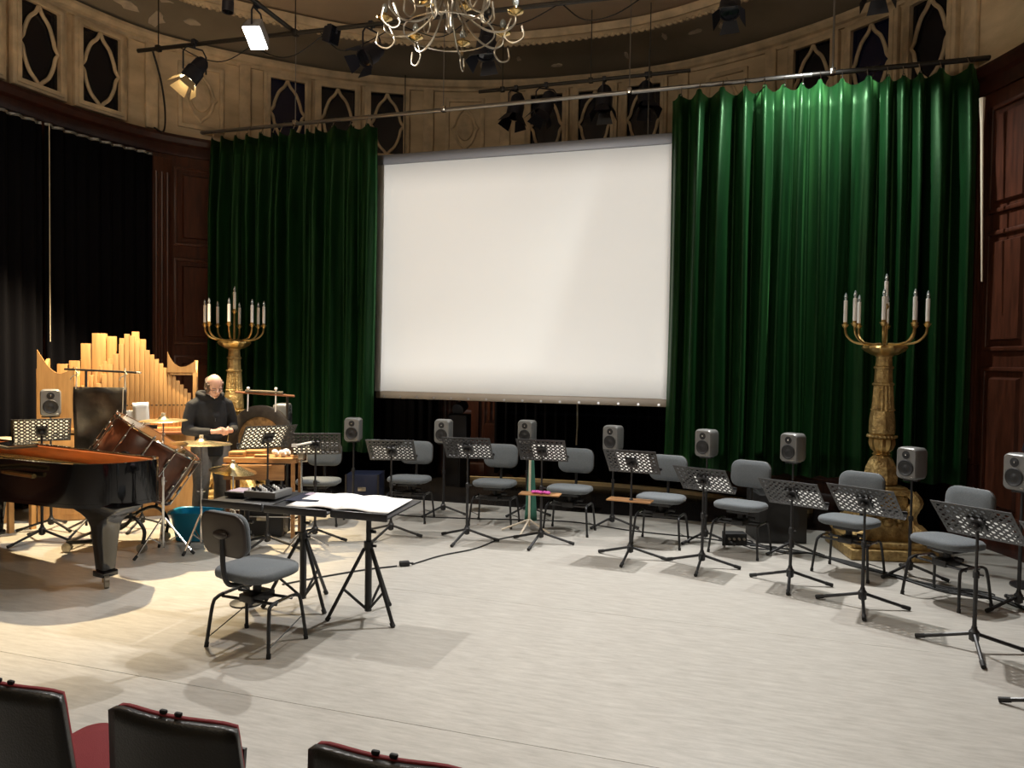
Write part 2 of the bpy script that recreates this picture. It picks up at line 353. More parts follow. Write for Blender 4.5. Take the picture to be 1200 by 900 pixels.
# windows in the plaster band: frame, dark pane, ogee tracery
def tracery_pts(wd, ht):
    a, b = wd / 2, ht / 2
    side = [(0, b), (.16 * a, .80 * b), (.48 * a, .60 * b), (.70 * a, .30 * b), (.80 * a, .1 * b), (a, -.04 * b), (.82 * a, -.16 * b), (.72 * a, -.40 * b), (.48 * a, -.70 * b), (.16 * a, -.88 * b), (0, -b)]
    return side
def window(n, s, blue=False):
    wd, z0, z1 = .52, 5.06, 6.02; ht = z1 - z0; mx = wall_mx(s, 0, (z0 + z1) / 2)
    rot = mx @ Matrix.Rotation(PI / 2, 4, 'X')        # xy plane of outline -> wall plane, +z away from room
    o = struct(MB().ring([(-wd / 2 - .09, -ht / 2 - .08), (wd / 2 + .09, -ht / 2 - .08), (wd / 2 + .09, ht / 2 + .08), (-wd / 2 - .09, ht / 2 + .08)], [(-wd / 2, -ht / 2), (wd / 2, -ht / 2), (wd / 2, ht / 2), (-wd / 2, ht / 2)], -.07, .02, rot).build('window_%d' % n, 'stucco', bevel=.015))
    MB().ring([(-wd / 2 - .045, -ht / 2 - .045), (wd / 2 + .045, -ht / 2 - .045), (wd / 2 + .045, ht / 2 + .045), (-wd / 2 - .045, ht / 2 + .045)], [(-wd / 2 + .01, -ht / 2 + .01), (wd / 2 - .01, -ht / 2 + .01), (wd / 2 - .01, ht / 2 - .01), (-wd / 2 + .01, ht / 2 - .01)], -.09, -.06, rot).build('window_frame', 'stucco', o, bevel=.008)
    MB().box((0, 0, 0), (wd, ht, .012), rot @ Matrix.Translation((0, 0, .0))).build('pane', 'pane_blue' if blue else 'pane', o)
    side = tracery_pts(wd, ht)
    for sg in (-1, 1):
        pts = smooth([(sg * x, y, 0) for x, y in side[:6]], 4) + smooth([(sg * x, y, 0) for x, y in side[5:]], 4)
        MB().tube(pts, .024, 8, mx=rot @ Matrix.Translation((0, 0, -.035))).build('tracery', 'stucco', o)
    return o
wins = [12.16, 12.94, 13.75, 16.33, 17.09, 17.85, 20.39, 21.15, 21.91, 24.40, 25.18, 25.96]
for i, s in enumerate(wins): window(i + 1, s, i in (3, 10))
def medallion(wl, s):
    mx = wall_mx(s, 0, 5.55); rot = mx @ Matrix.Rotation(PI / 2, 4, 'X')
    MB().ring([(-.31, -.46), (.31, -.46), (.31, .46), (-.31, .46)], [(-.25, -.40), (.25, -.40), (.25, .40), (-.25, .40)], -.03, .03, rot).build('moulded_frame', 'stucco', wl, bevel=.012)
    side = tracery_pts(.42, .70)
    pts = [(x, y, 0) for x, y in side] + [(-x, y, 0) for x, y in side[::-1][1:-1]]
    MB().tube(pts, .022, 8, closed=True, mx=rot).build('cartouche', 'stucco', wl)
    MB().lathe([(.0, .05), (.09, .045), (.13, .02), (.135, -.03)], 20, mx=rot @ Matrix.Scale(1.55, 4, (0, 1, 0)) @ Matrix.Rotation(PI, 4, 'X')).build('boss', 'stucco', wl)
for s in (15.12, 19.08, 23.15): medallion(wB, s)
for s in (14.45, 15.72, 18.5, 19.72, 22.5, 23.8, 26.5): 
    MB().box((0, .02, 5.55), (.16, .06, 1.15), wall_mx(s)).build('plaster_pilaster', 'stucco', wB if s < SR else wR, bevel=.012)

# ceiling: sloping cove ring, egg-and-dart moulding, flat field
zc = ZC + .08
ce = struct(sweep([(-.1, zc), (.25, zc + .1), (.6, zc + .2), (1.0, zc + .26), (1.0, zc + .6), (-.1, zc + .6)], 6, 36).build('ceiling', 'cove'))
MB().box((-2.7, 3, zc + .55), (12.4, 18, .1)).build('ceiling_slab', 'ceiling', ce)
sweep([(.9, zc + .24), (.94, zc + .18), (1.0, zc + .16), (1.06, zc + .2), (1.1, zc + .2), (1.12, zc + .3), (1.0, zc + .34)], 8, 34).build('ceiling_moulding', 'stucco', ce, sharp=25)
eg = MB()
for i in range(150):
    s = 12.5 + i * .105; p, t, n = wall_at(s); q = p + n * 1.0 + Vector((0, 0, zc + .165)); eg.sphere(q, (.034, .034, .03), 6, 4)
o = eg.build('egg_and_dart_course', 'stucco', ce); o['kind'] = 'stuff'
fld = [wpt(7 + i * .5, 1.05, zc + .33) for i in range(int((35 - 7) / .5) + 1)]
MB().add(fld, [tuple(range(len(fld)))]).build('ceiling_field', 'ceiling', ce)
def patch(x, y, z, sx, sy, sd):                        # flakes of peeled paint
    rr = random.Random(sd); n = 11
    out = [((sx * (.5 + .5 * rr.random())) * math.cos(2 * PI * k / n), (sy * (.5 + .5 * rr.random())) * math.sin(2 * PI * k / n)) for k in range(n)]
    return out
for i, (s, off, sx, sy) in enumerate(((13.6, .5, .16, .2), (13.95, .35, .22, .09), (14.4, .3, .12, .2), (14.3, .75, .2, .13), (13.2, .8, .12, .1), (20.6, .3, .1, .04), (19.4, .35, .06, .12), (22.4, .6, .05, .1), (22.9, .55, .16, .05), (23.3, .5, .05, .1), (21.7, .35, .03, .1), (20.0, .5, .05, .05), (14.9, .45, .15, .07))):
    p, t, n = wall_at(s); zz = zc + .1 + (off - .25) * (.1 / .35) - .012
    a = math.atan2(t.y, t.x)
    mx = Matrix.Translation(p + n * off + Vector((0, 0, zz))) @ Matrix.Rotation(a, 4, 'Z') @ Matrix.Rotation(-math.atan(.28), 4, 'X')
    MB().prism(patch(0, 0, 0, sx, sy, i), -.004, .012, mx).build('peeled_patch', 'peel', ce)

# ------------------------------------------------------------------ curtain rail, curtains, screen, drapes
RY, RZ = 9.0, 5.06
rail = thing('curtain_rail', 'long steel pipe curtain rail hung on rods below the cornice', 'curtain rail', (-2.6, RY, RZ))
MB().cyl((-5.15, 0, 0), (3.15, 0, 0), .026, n=12).build('pipe', 'steel', rail)
MB().cyl((3.15, 0, 0), (5.0, 0, 0), .028, n=12).build('pipe', 'dark_steel', rail)
for x in (-6.06, -3.86, -1.47, .76):
    MB().cyl((x + 2.6, 0, .03), (x + 2.6, 0, ZC + .35 - RZ), .012 if x > 0 else .006, n=8).build('hanger_rod', 'steel', rail)
    MB().box((x + 2.6, 0, .01), (.06, .075, .075)).build('pipe_clamp', 'chrome', rail, bevel=.01)
def curtain(name, label, x0, x1, y, ztop, zbot, nf, depth, seed, hooks):
    rr = random.Random(seed); t = thing(name, label, 'curtain', ((x0 + x1) / 2, y, zbot), 0, None)
    cx = (x0 + x1) / 2; L = x1 - x0
    # fold boundaries of uneven width
    ws = [.55 + rr.random() * .9 for _ in range(nf)]; tot = sum(ws); cum = [0]
    for k in ws: cum.append(cum[-1] + k / tot)
    amp = [.6 + .7 * rr.random() for _ in range(nf + 1)]; skew = [rr.uniform(-.25, .25) for _ in range(nf + 1)]
    NX, NZ = nf * 14, 16; rows = []
    for j in range(NZ + 1):
        v = j / NZ; row = []
        for i in range(NX + 1):
            u = i / NX; k = 0
            while k < nf - 1 and cum[k + 1] < u: k += 1
            q = (u - cum[k]) / (cum[k + 1] - cum[k])
            q2 = q + skew[k] * q * (1 - q)
            fo = .5 - .5 * math.cos(2 * PI * q2); fo = fo ** .8
            a = depth * amp[k] * (.55 + .45 * min(1, v * 4)) * (1 + .12 * math.sin(3 * v + k))
            minor = .018 * math.sin(2 * PI * q * 2.6 + k * 2 + v * 1.5) * min(1, v * 3)
            yy = -a * fo + minor
            xx = x0 + L * u + .02 * math.sin(k * 1.7 + v * 4) * v - cx
            sag = .035 * math.sin(PI * q) * (1 - v) ** 6 if fo < .9 else 0
            z = (ztop - zbot) * (1 - v) - .05 * (1 - fo) * (1 if j == 0 else 0) - sag
            row.append((xx, yy, z))
        rows.append(row)
    MB().grid(rows).build('fabric', 'velvet', t, sharp=180, solid=.006)
    for k in range(nf):
        x = x0 + L * (cum[k] + cum[k + 1]) / 2 - cx; a = -depth * amp[k] * .5
        h = MB().tube([(x, a, ztop - zbot - .02), (x, a * .6, ztop - zbot + .05), (x, 0, RZ - zbot + .03)], .006, 5); h.sphere((x, a * 1.05, ztop - zbot - .02), .014, 6, 4)
        h.build('hook', 'chrome', t)
    return t
curtain('green_curtain', 'green velvet curtain hanging behind the man and the gong', -7.45, -4.80, RY, RZ - .10, .60, 13, .17, 3, 1)
curtain('green_curtain', 'wide green velvet curtain behind the gilt candelabrum and row of chairs', -.96, 2.18, RY, RZ - .10, .62, 15, .22, 11, 1)

sc = thing('projection_screen', 'large white projection screen hanging between two green curtains', 'projection screen', (-2.94, 9.28, 1.32))
rows = []
for j in range(9):
    z = .09 + 3.08 * j / 8; row = []
    for i in range(41):
        u = i / 40 * 2 - 1; x = 1.99 * u; c = max(0, abs(u) - (.86 + .05 * j / 8)) / .14
        row.append((x, -.05 * c * c, z))
    rows.append(row)
MB().grid(rows).build('screen_surface', 'screen', sc, sharp=180, solid=.004)
MB().box((0, 0, 3.235), (4.0, .07, .13)).build('top_bar', 'grey_bar', sc, bevel=.01)
MB().box((0, -.005, .045), (3.98, .05, .10)).build('bottom_bar', 'tan_bar', sc, bevel=.012)
for k in range(16): MB().cyl((-1.86 + k * .248, -.034, .02), (-1.86 + k * .248, -.022, .02), .016, n=8).build('eyelet', 'steel', sc)
for x in (-1.6, 1.66): MB().cyl((x, 0, 3.3), (x, 0, 4.35), .008, n=6).build('hanging_cable', 'dark_steel', sc)

def drape(name, label, s0, s1, off, z0, z1, nf, seed, depth=.07, tape=False):
    rr = random.Random(seed); p, tt, n = wall_at((s0 + s1) / 2); base = p + n * off; t = thing(name, label, 'drape', (base.x, base.y, z0))
    rows = []; NX = nf * 8; ph = [rr.uniform(.7, 1.3) for _ in range(nf + 1)]
    for j in range(9):
        v = j / 8; row = []
        for i in range(NX + 1):
            u = i / NX; q = u * nf; a = depth * ph[int(min(q, nf))]
            o_ = off + a * math.sin(2 * PI * q) * (.7 + .3 * v)
            pt = wpt(s0 + (s1 - s0) * u, o_, 0) - Vector((base.x, base.y, 0))
            zz = (z1 - z0) * (1 - v) + (.03 * rr.random() + .05 * math.sin(q * 2.1) if j == 8 and z0 > .05 else 0)
            row.append((pt.x, pt.y, zz))
        rows.append(row)
    MB().grid(rows).build('fabric', 'drape', t, sharp=180, solid=.006)
    if tape: MB().tube([(p[0], p[1], p[2] - .015) for p in rows[0]], .02, 6).build('header_tape', 'speaker', t)
    return t
d1 = drape('black_drape', 'black drape covering the wall behind the grand piano', 10.6, 12.90, .12, .04, 4.62, 13, 1, .04, True)
d2 = drape('black_drape', 'black drape covering the wall behind the wooden organ pipes', 12.94, 14.42, .12, .04, 4.62, 9, 2, .04, True)
drape('black_drape', 'black drape behind the screen beside flight case', 17.1, 18.72, .32, .05, 4.4, 11, 5)
drape('black_drape', 'wide black drape behind the screen beside wooden pillar', 19.66, 23.0, .34, .07, 4.4, 20, 6)
drape('black_drape', 'narrow black masking drape beside the mahogany wall and the gilt candelabrum', 25.6, 26.36, .12, .02, 4.5, 5, 8)
o = MB().tube([wpt(21.05, .5, 1.45), wpt(21.06, .5, .9), wpt(21.05, .5, .6)], .011, 6).build('pull_cord', 'rope'); tag(o, 'pale pull cord hanging in front of the wide black drape', 'cord')
o = MB().tube([wpt(12.92, .22, 4.6), wpt(12.92, .22, 3.2), wpt(12.92, .22, 2.0)], .006, 6).build('pull_cord', 'rope'); tag(o, 'thin white cord hanging between the two black wall drapes behind the piano', 'cord')
o = MB().tube([(2.12, 8.64, 4.54), (2.125, 8.635, 4.25), (2.16, 8.60, 2.71)], [.03, .016, .008], 8).build('curtain_draw_rod', 'cream'); tag(o, 'pale draw rod hanging at the outer end of the green curtain', 'draw rod')
# pale strip put in for the light on the floor under the drapes
sl = sweep([(.42, 0), (.5, 0), (.5, .05), (.42, .05)], 18.9, 24.8).build('lit_floor_strip_1', 'pale_wood'); struct(sl)

# ------------------------------------------------------------------ candelabra
def candelabrum(label, loc, rz, ph):
    t = thing('candelabrum', label, 'candelabrum', loc, rz)
    pl = MB().box((0, 0, .05), (.80, .80, .10)).box((0, 0, .13), (.70, .70, .06)); pl.build('plinth', 'gold', t, bevel=.012)
    b = MB().box((0, 0, .37), (.46, .46, .46), top=(.82, .82)); ped = b.build('pedestal', 'gold', t, bevel=.015)
    for k in range(4):
        mx = Matrix.Rotation(PI / 4 + k * PI / 2, 4, 'Z')
        MB().tube(smooth([(.30, 0, .62), (.36, 0, .54), (.30, 0, .44), (.31, 0, .32), (.42, 0, .22), (.46, 0, .17)], 5), [.05] * 8 + [.06] * 9 + [.075] * 9, 8, mx=mx).build('scroll', 'gold', ped)
        mx2 = Matrix.Rotation(k * PI / 2, 4, 'Z')
        w_ = MB()
        for a in range(7): q = PI * a / 6; w_.sphere((.225, .11 * math.cos(q), .32 + .10 * math.sin(q)), (.03, .035, .035), 7, 5, mx=mx2)
        w_.sphere((.22, 0, .34), (.035, .06, .05), 8, 6, mx=mx2); w_.build('garland', 'gold', ped)
    MB().box((0, 0, .625), (.46, .46, .05)).box((0, 0, .66), (.38, .38, .03)).build('pedestal_cap', 'gold', t, bevel=.012)
    MB().lathe([(.12, .67), (.15, .69), (.155, .76), (.14, .85), (.11, .92), (.085, .95), (.07, .965)], 32, flute=8, amp=.06).build('leaf_bulb', 'gold', t)
    MB().lathe([(.06, .96), (.085, .975), (.065, .995), (.07, 1.0), (.10, 1.03), (.118, 1.08), (.115, 1.13), (.10, 1.145)], 40, flute=10, amp=.07).build('gadroon_cup', 'gold_smooth', t)
    be = MB().lathe([(.10, 1.14), (.125, 1.145), (.125, 1.165), (.10, 1.17)], 24)
    for k in range(22): q = 2 * PI * k / 22; be.sphere((.13 * math.cos(q), .13 * math.sin(q), 1.155), .015, 6, 4)
    be.build('bead_ring', 'gold', t)
    MB().lathe([(.10, 1.165), (.118, 1.19), (.116, 1.3), (.108, 1.38), (.10, 1.41)], 40, flute=7, amp=.05).build('foliate_drum', 'gold', t)
    MB().lathe([(.102, 1.41), (.108, 1.42), (.098, 1.43), (.082, 1.66)], 64, flute=16, amp=.06).build('fluted_shaft', 'gold', t)
    MB().lathe([(.082, 1.655), (.098, 1.665), (.098, 1.68), (.082, 1.69), (.078, 1.82), (.09, 1.83), (.09, 1.845), (.075, 1.855), (.07, 1.94), (.085, 1.955)], 40, flute=9, amp=.04).build('capital', 'gold', t)
    MB().lathe([(.07, 1.95), (.12, 1.965), (.18, 2.0), (.205, 2.03), (.20, 2.05), (.17, 2.055), (.05, 2.06), (0, 2.06)], 48, flute=12, amp=.035).build('bowl', 'gold_smooth', t)
    def candle(x, y, z, hgt, par):
        MB().lathe([(.012, z - .03), (.02, z - .02), (.034, z), (.036, z + .008), (.02, z + .01), (.02, z + .03)], 14, (x, y, 0)).build('candle_cup', 'gold_smooth', par)
        c = MB().lathe([(.0, z + .01), (.0185, z + .01), (.0185, z + hgt), (.008, z + hgt + .004), (0, z + hgt + .004)], 12, (x, y, 0)).build('candle', 'candle', par)
        MB().lathe([(.007, z + hgt), (.013, z + hgt + .012), (.017, z + hgt + .03), (.012, z + hgt + .055), (.003, z + hgt + .075), (0, z + hgt + .078)], 10, (x, y, 0)).build('bulb', 'bulb', par)
    MB().cyl((0, 0, 2.05), (0, 0, 2.43), .014, n=10).build('centre_stem', 'gold_smooth', t); candle(0, 0, 2.44, .25, t)
    for k in range(8):
        q = ph + k * PI / 4; c, s = math.cos(q), math.sin(q)
        pr = smooth([(.05, 0, 2.07), (.16, 0, 2.065), (.28, 0, 2.09), (.35, 0, 2.16), (.365, 0, 2.24)], 5)
        MB().tube([(p.x * c, p.x * s, p.z) for p in pr], .0115, 8).build('arm', 'gold_smooth', t)
        candle(.365 * c, .365 * s, 2.26, .25, t)
    return t
candelabrum('gilded candelabrum with electric candles on a scrolled pedestal beside the grey loudspeakers', (1.24, 8.22, 0), R(12), R(22))
candelabrum('gilded candelabrum with electric candles behind the man in black hoodie', (-6.42, 8.20, 0), R(20), R(8))

# ------------------------------------------------------------------ music stands
def perforated(wd, ht, nx, ny, th, mar=.016):
    mb = MB(); N = 12; cw, chh = (wd - 2 * mar) / nx, (ht - 2 * mar) / ny
    def sq(k): # square point matching circle angle
        q = 2 * PI * k / N; c, s = math.cos(q), math.sin(q); m = max(abs(c), abs(s)); return c / m, s / m
    for i in range(nx):
        for j in range(ny):
            cx = -wd / 2 + mar + cw * (i + .5); cy = -ht / 2 + mar + chh * (j + .5)
            vs = []
            for z in (-th / 2, th / 2):
                for k in range(N): a, b = sq(k); vs.append((cx + a * cw / 2, cy + b * chh / 2, z))
                for k in range(N): q = 2 * PI * k / N; vs.append((cx + .0125 * math.cos(q), cy + .0130 * math.sin(q), z))
            fs = []
            for k in range(N):
                k2 = (k + 1) % N
                fs += [(k2, k, N + k, N + k2), (2 * N + k, 2 * N + k2, 3 * N + k2, 3 * N + k), (N + k, N + k2, 3 * N + k2, 3 * N + k)]
            mb.add(vs, [tuple(reversed(f)) if 0 else f for f in fs])
    a, b = wd / 2, ht / 2
    mb.ring([(-a, -b), (a, -b), (a, b), (-a, b)], [(-a + mar, -b + mar), (a - mar, -b + mar), (a - mar, b - mar), (-a + mar, b - mar)], -th / 2, th / 2)
    return mb
LEGS = (160, 8, -95)
def tripod(t, m='stand', r=.33, h=.11, legs=LEGS, rot=0):
    for a in legs:
        q = R(a) - rot; c, s = math.cos(q), math.sin(q)
        lg = MB().tube([(.018 * c, .018 * s, h), (.12 * c, .12 * s, h * .72), (r * c, r * s, .018)], .0125, 8).build('leg', m, t)
        MB().tube([((r - .045) * c, (r - .045) * s, .03), ((r + .012) * c, (r + .012) * s, .016)], .016, 8).build('rubber_foot', 'rubber', lg)
    MB().lathe([(.016, h - .05), (.03, h - .04), (.032, h + .015), (.02, h + .03), (.016, h + .05)], 12).build('hub', m, t)
DESK = {}
def music_stand(label, loc, rz, dz, tray=None, hole=True, group=None):
    t = thing('music_stand', label, 'music stand', (*loc, 0), rz, group)
    tripod(t, rot=rz)
    MB().cyl((0, 0, .06), (0, 0, dz * .62), .0135, n=10).build('lower_pole', 'stand', t)
    MB().cyl((0, 0, dz * .6), (0, 0, dz - .02), .0095, n=10).build('upper_pole', 'stand', t)
    MB().lathe([(.014, dz * .6 - .03), (.02, dz * .6 - .025), (.02, dz * .6 + .015), (.011, dz * .6 + .025)], 10).cyl((0, 0, dz * .6), (.045, 0, dz * .6), .007, n=8).build('height_clamp', 'stand', t)
    tl = Euler((R(-45 + 0), 0, 0)) 
    # plate plane: local x across, local y up the slope towards -Y, normal towards +Y/up
    mx = Matrix(((-1, 0, 0, 0), (0, -.7071, .7071, 0), (0, .7071, .7071, 0), (0, 0, 0, 1)))
    key = 'desk'
    if key not in DESK:
        o = perforated(.50, .34, 10, 6, .003).build('desk', 'stand', t, sharp=30); DESK[key] = o.data
    else:
        o = bpy.data.objects.new('desk', DESK[key]); COL.objects.link(o); o.parent = t
    o.matrix_local = Matrix.Translation((0, 0, dz)) @ mx
    lp = MB().box((0, -.17, .03), (.50, .003, .06)).box((0, -.158, .06), (.50, .025, .003)); lp = lp.build('lip', 'stand', t); lp.matrix_local = Matrix.Translation((0, 0, dz)) @ mx
    br = MB().box((0, 0, -.012), (.10, .12, .02)).sphere((0, 0, -.035), .028, 10, 7).cyl((-.04, 0, -.04), (.04, 0, -.04), .012, n=8).build('tilt_bracket', 'stand', t); br.matrix_local = Matrix.Translation((0, 0, dz)) @ mx
    if tray:
        MB().box((-.02, .03, tray), (.42, .16, .014)).build('accessory_tray', 'birch', t, bevel=.004)
    return t
ms = [('a', -3.57, 7.06, -16, .90, None, 'perforated black music stand facing the chair beside the dark flight case'),
      ('b', -2.76, 7.17, -8.5, .95, None, 'perforated black music stand facing the chair in front of wooden pillar'),
      ('c', -2.01, 7.31, -4.4, .95, .50, 'perforated black music stand with pink cloth on its tray'),
      ('d', -1.06, 7.04, 6, .92, .55, 'perforated black music stand with an empty wooden tray on its pole'),
      ('e', -.40, 6.98, 20, .80, None, 'perforated black music stand facing the chair next to the black subwoofer'),
      ('f', .34, 6.70, 25, .77, None, 'perforated black music stand in front of the black subwoofer'),
      ('g', .84, 6.25, 30, .82, None, 'perforated black music stand in front of the pedestal of gilded candelabrum'),
      ('h', 1.42, 5.56, 40, .84, None, 'perforated black music stand facing the last chair of the arc'),
      ('i', 1.66, 4.62, 46, .90, None, 'perforated black music stand at the end of the arc with no chair'),
      ('p', -4.45, 6.18, -55, 1.08, None, 'perforated black music stand in front of the percussion table and gong'),
      ('q', -4.20, 6.62, -29, .98, None, 'perforated black music stand behind the microphone stand, hiding a grey chair'),
      ('o', -6.66, 5.62, -50, 1.10, None, 'perforated black music stand between grand piano and organ under a loudspeaker')]
for k, x, y, hd, dz, tray, lb in ms: music_stand(lb, (x, y), -R(hd), dz, tray, group='perforated music stands')
# sheets of music resting on the desks: (left, right, bottom, top) in plate coordinates, seen from the player's side x is mirrored
SH = {'a': (-.20, .22, -.165, .06), 'b': (-.10, .23, -.165, .05), 'c': (-.10, .235, -.165, .09), 'd': (-.14, .17, -.165, .12), 'e': (-.09, .235, -.165, .05), 'f': (-.06, .235, -.165, .05), 'g': (-.235, .10, -.165, .06), 'h': (-.14, .2, -.165, .04), 'p': (-.235, .16, -.165, .16), 'q': (-.22, .05, -.165, -.04), 'o': (-.23, .23, -.165, .15)}
for k, x, y, hd, dz, tray, lb in ms:
    if k not in SH: continue
    a, b, c, d = SH[k]; pmx = Matrix.Translation((x, y, dz)) @ Matrix.Rotation(-R(hd), 4, 'Z') @ Matrix(((-1, 0, 0, 0), (0, -.7071, .7071, 0), (0, .7071, .7071, 0), (0, 0, 0, 1)))
    rr = random.Random(ord(k)); rows = [[(-(a + (b - a) * i / 6), c + (d - c) * j / 4, .0045 + .003 * rr.random() * (j > 0)) for i in range(7)] for j in range(5)]
    o = MB().grid(rows).build('sheet_music', 'sheet', None, sharp=180); o.matrix_world = pmx
    tag(o, 'white sheet music resting on the ' + lb.replace('perforated black ', ''), 'sheet music', 'sheet music on the stands')
pc = MB()
for i in range(5): pc.sphere((-2.09 + i * .038, 7.30 + .012 * (i % 2), .525), (.028, .03, .018), 8, 6)
tag(pc.build('pink_cloth', 'pink'), 'crumpled pink cloth lying on music stand tray', 'cloth')

# ------------------------------------------------------------------ orchestra chairs
def slab(wd, dp, th, r, crown=.0, n=5, bend=0.):
    mb = MB(); out = rrect(wd, dp, r, n); N = len(out); rings = []
    for f, z in ((.90, -th / 2), (.985, -th * .30), (1, 0), (.985, th * .30), (.93, th / 2), (.6, th / 2 + crown * .8), (.02, th / 2 + crown)):
        rings.append([(x * f, y * f, z + bend * (x * f) ** 2) for x, y in out])
    vs = [p for r_ in rings for p in r_]; fs = []
    for i in range(len(rings) - 1):
        for k in range(N): k2 = (k + 1) % N; fs.append((i * N + k, i * N + k2, (i + 1) * N + k2, (i + 1) * N + k))
    fs.append(tuple(range(N - 1, -1, -1))); fs.append(tuple((len(rings) - 1) * N + k for k in range(N)))
    return mb.add(vs, fs)
def chair(label, loc, rz, swivel=0., group='grey orchestra chairs', sz=.47):
    t = thing('orchestra_chair', label, 'chair', (*loc, 0), rz, group)
    for sx in (-1, 1):
        x = .245 * sx; xt = .215 * sx
        for sy in (1, -1):
            lg = MB().tube(smooth([(x, .185 * sy, .01), (xt + .008 * sx, .155 * sy, .26), (xt, .125 * sy, .305), (xt, .07 * sy, .315)], 4), .0115, 8).build('leg', 'black', t)
            MB().cyl((x, .185 * sy, 0), (x * .995, .18 * sy, .03), .0145, n=8).build('foot_cap', 'rubber', lg)
        MB().cyl((xt, -.07, .315), (xt, .07, .315), .0118, n=8).build('side_rail', 'chrome' if sx > 0 else 'steel', t)
        MB().cyl((x * .985, -.17, .06), (x * .95, .15, .16), .004, n=5).build('stretcher', 'black', t)
    MB().cyl((-.215, .075, .30), (.215, .075, .30), .0105, n=8).cyl((-.215, -.075, .30), (.215, -.075, .30), .0105, n=8).build('cross_rail', 'black', t)
    Z = Matrix.Rotation(swivel, 4, 'Z')
    MB().box((0, 0, .31), (.12, .19, .05), Z).cyl((0, 0, .30), (0, 0, sz - .04), .028, n=12).cyl((-.08, .02, .36), (-.15, .02, .36), .016, n=8, mx=Z).box((0, 0, sz - .055), (.22, .18, .03), Z).build('seat_mechanism', 'black', t, bevel=.004)
    slab(.47, .42, .062, .13, .012).build('seat', 'grey_fab', t, sharp=60, loc=(0, 0, sz), rot=(R(2), 0, swivel))
    bar = MB().tube(smooth([(0, -.05, sz - .06), (0, -.19, sz - .055), (0, -.245, sz - .01), (0, -.265, sz + .10), (0, -.27, sz + .27)], 5), .016, 8, mx=Z)
    bar.build('back_bar', 'black', t)
    bk = slab(.40, .27, .045, .085, .008, bend=.25).build('backrest', 'grey_fab', t, sharp=60)
    bk.matrix_local = Z @ Matrix.Translation((0, -.245, sz + .28)) @ Matrix.Rotation(R(-84), 4, 'X')
    sh_ = slab(.405, .275, .02, .088, .004, bend=.25).build('back_shell', 'shell', bk, sharp=60, loc=(0, 0, -.026), rot=(0, 0, 0))
    kn = MB().sphere((0, 0, 0), (.065, .022, .028), 12, 8).build('back_knob', 'shell', t); kn.matrix_local = Z @ Matrix.Translation((0, -.285, sz + .28))
    return t
chair('grey orchestra chair seen from behind at the conductor desks', (-3.02, 4.09), -R(4), -R(9), None, .48)
for x, y, dx, dy, lb in ((-4.60, 7.32, .3, -.95, 'grey orchestra chair behind the percussion music stands'),
                     (-3.74, 7.86, .12, -1, 'grey orchestra chair beside the dark flight case'),
                     (-2.74, 7.98, .05, -1, 'grey orchestra chair in front of the wooden pillar'),
                     (-1.86, 7.93, -.03, -1, 'grey orchestra chair beside the green cloth'),
                     (-.86, 7.75, -.16, -1, 'grey orchestra chair between green cloth and black subwoofer, facing empty tray stand'),
                     (-.08, 7.66, -.38, -1, 'grey orchestra chair just in front of the black subwoofer'),
                     (.85, 7.25, -.5, -.9, 'grey orchestra chair in front of the gilded candelabrum pedestal'),
                     (1.50, 6.68, -.75, -.65, 'grey orchestra chair last in the arc beside the mahogany wall')):
    chair(lb, (x, y), heading(dx, dy))

# ------------------------------------------------------------------ loudspeakers on stands
def loudspeaker(label, loc, rz, group='grey studio loudspeakers'):
    t = thing('loudspeaker', label, 'loudspeaker', loc, rz, group)
    cb = MB(); out = rrect(.19, .285, .04, 5); N = len(out)
    vs = []; 
    for f, y in ((.86, -.085), (.97, -.06), (1, 0), (1, .06), (.965, .085), (.90, .094)): vs += [(x * f, y, .1425 + zz * f) for x, zz in out]
    fs = []
    for i in range(5):
        for k in range(N): k2 = (k + 1) % N; fs.append((i * N + k2, i * N + k, (i + 1) * N + k, (i + 1) * N + k2))
    fs.append(tuple(range(N))); fs.append(tuple(5 * N + k for k in reversed(range(N))))
    cb.add(vs, fs).build('cabinet', 'speaker', t, sharp=40)
    fm = Matrix.Translation((0, .094, 0)) @ Matrix.Rotation(-PI / 2, 4, 'X')      # local z -> +Y, local y -> -Z... disc facing front
    wf = MB().lathe([(.070, 0), (.072, .006), (.066, .010), (.060, .006), (.03, .002), (.022, .006), (0, .009)], 24, mx=Matrix.Translation((0, .094, .105)) @ Matrix.Rotation(-PI / 2, 4, 'X')).build('woofer', 'cone', t)
    tw = MB().lathe([(.034, .0), (.036, .003), (.018, .0025), (.012, .005), (0, .008)], 16, mx=Matrix.Translation((0, .094, .218)) @ Matrix.Rotation(-PI / 2, 4, 'X')).build('tweeter', 'cone', t)
    MB().sphere((0, .098, .218), .008, 8, 5).build('tweeter_dome', 'chrome', tw)
    MB().box((-.06, .095, .028), (.02, .004, .006)).build('badge', 'chrome', t)
    return t
def speaker_stand(label, loc, rz, h=.86):
    t = thing('speaker_stand', label, 'speaker stand', (*loc, 0), rz, 'loudspeaker stands')
    tripod(t, r=.30, h=.10, legs=(90, 205, 330))
    MB().cyl((0, 0, .05), (0, 0, h * .6), .014, n=10).build('lower_pole', 'stand', t)
    MB().cyl((0, 0, h * .58), (0, 0, h - .01), .010, n=10).build('upper_pole', 'stand', t)
    MB().cyl((0, 0, h * .57), (0, 0, h * .62), .02, n=10).cyl((0, 0, h * .6), (.05, 0, h * .6), .006, n=6).build('height_clamp', 'stand', t)
    MB().box((0, 0, h - .006), (.13, .12, .012)).build('top_plate', 'stand', t, bevel=.003)
    return t
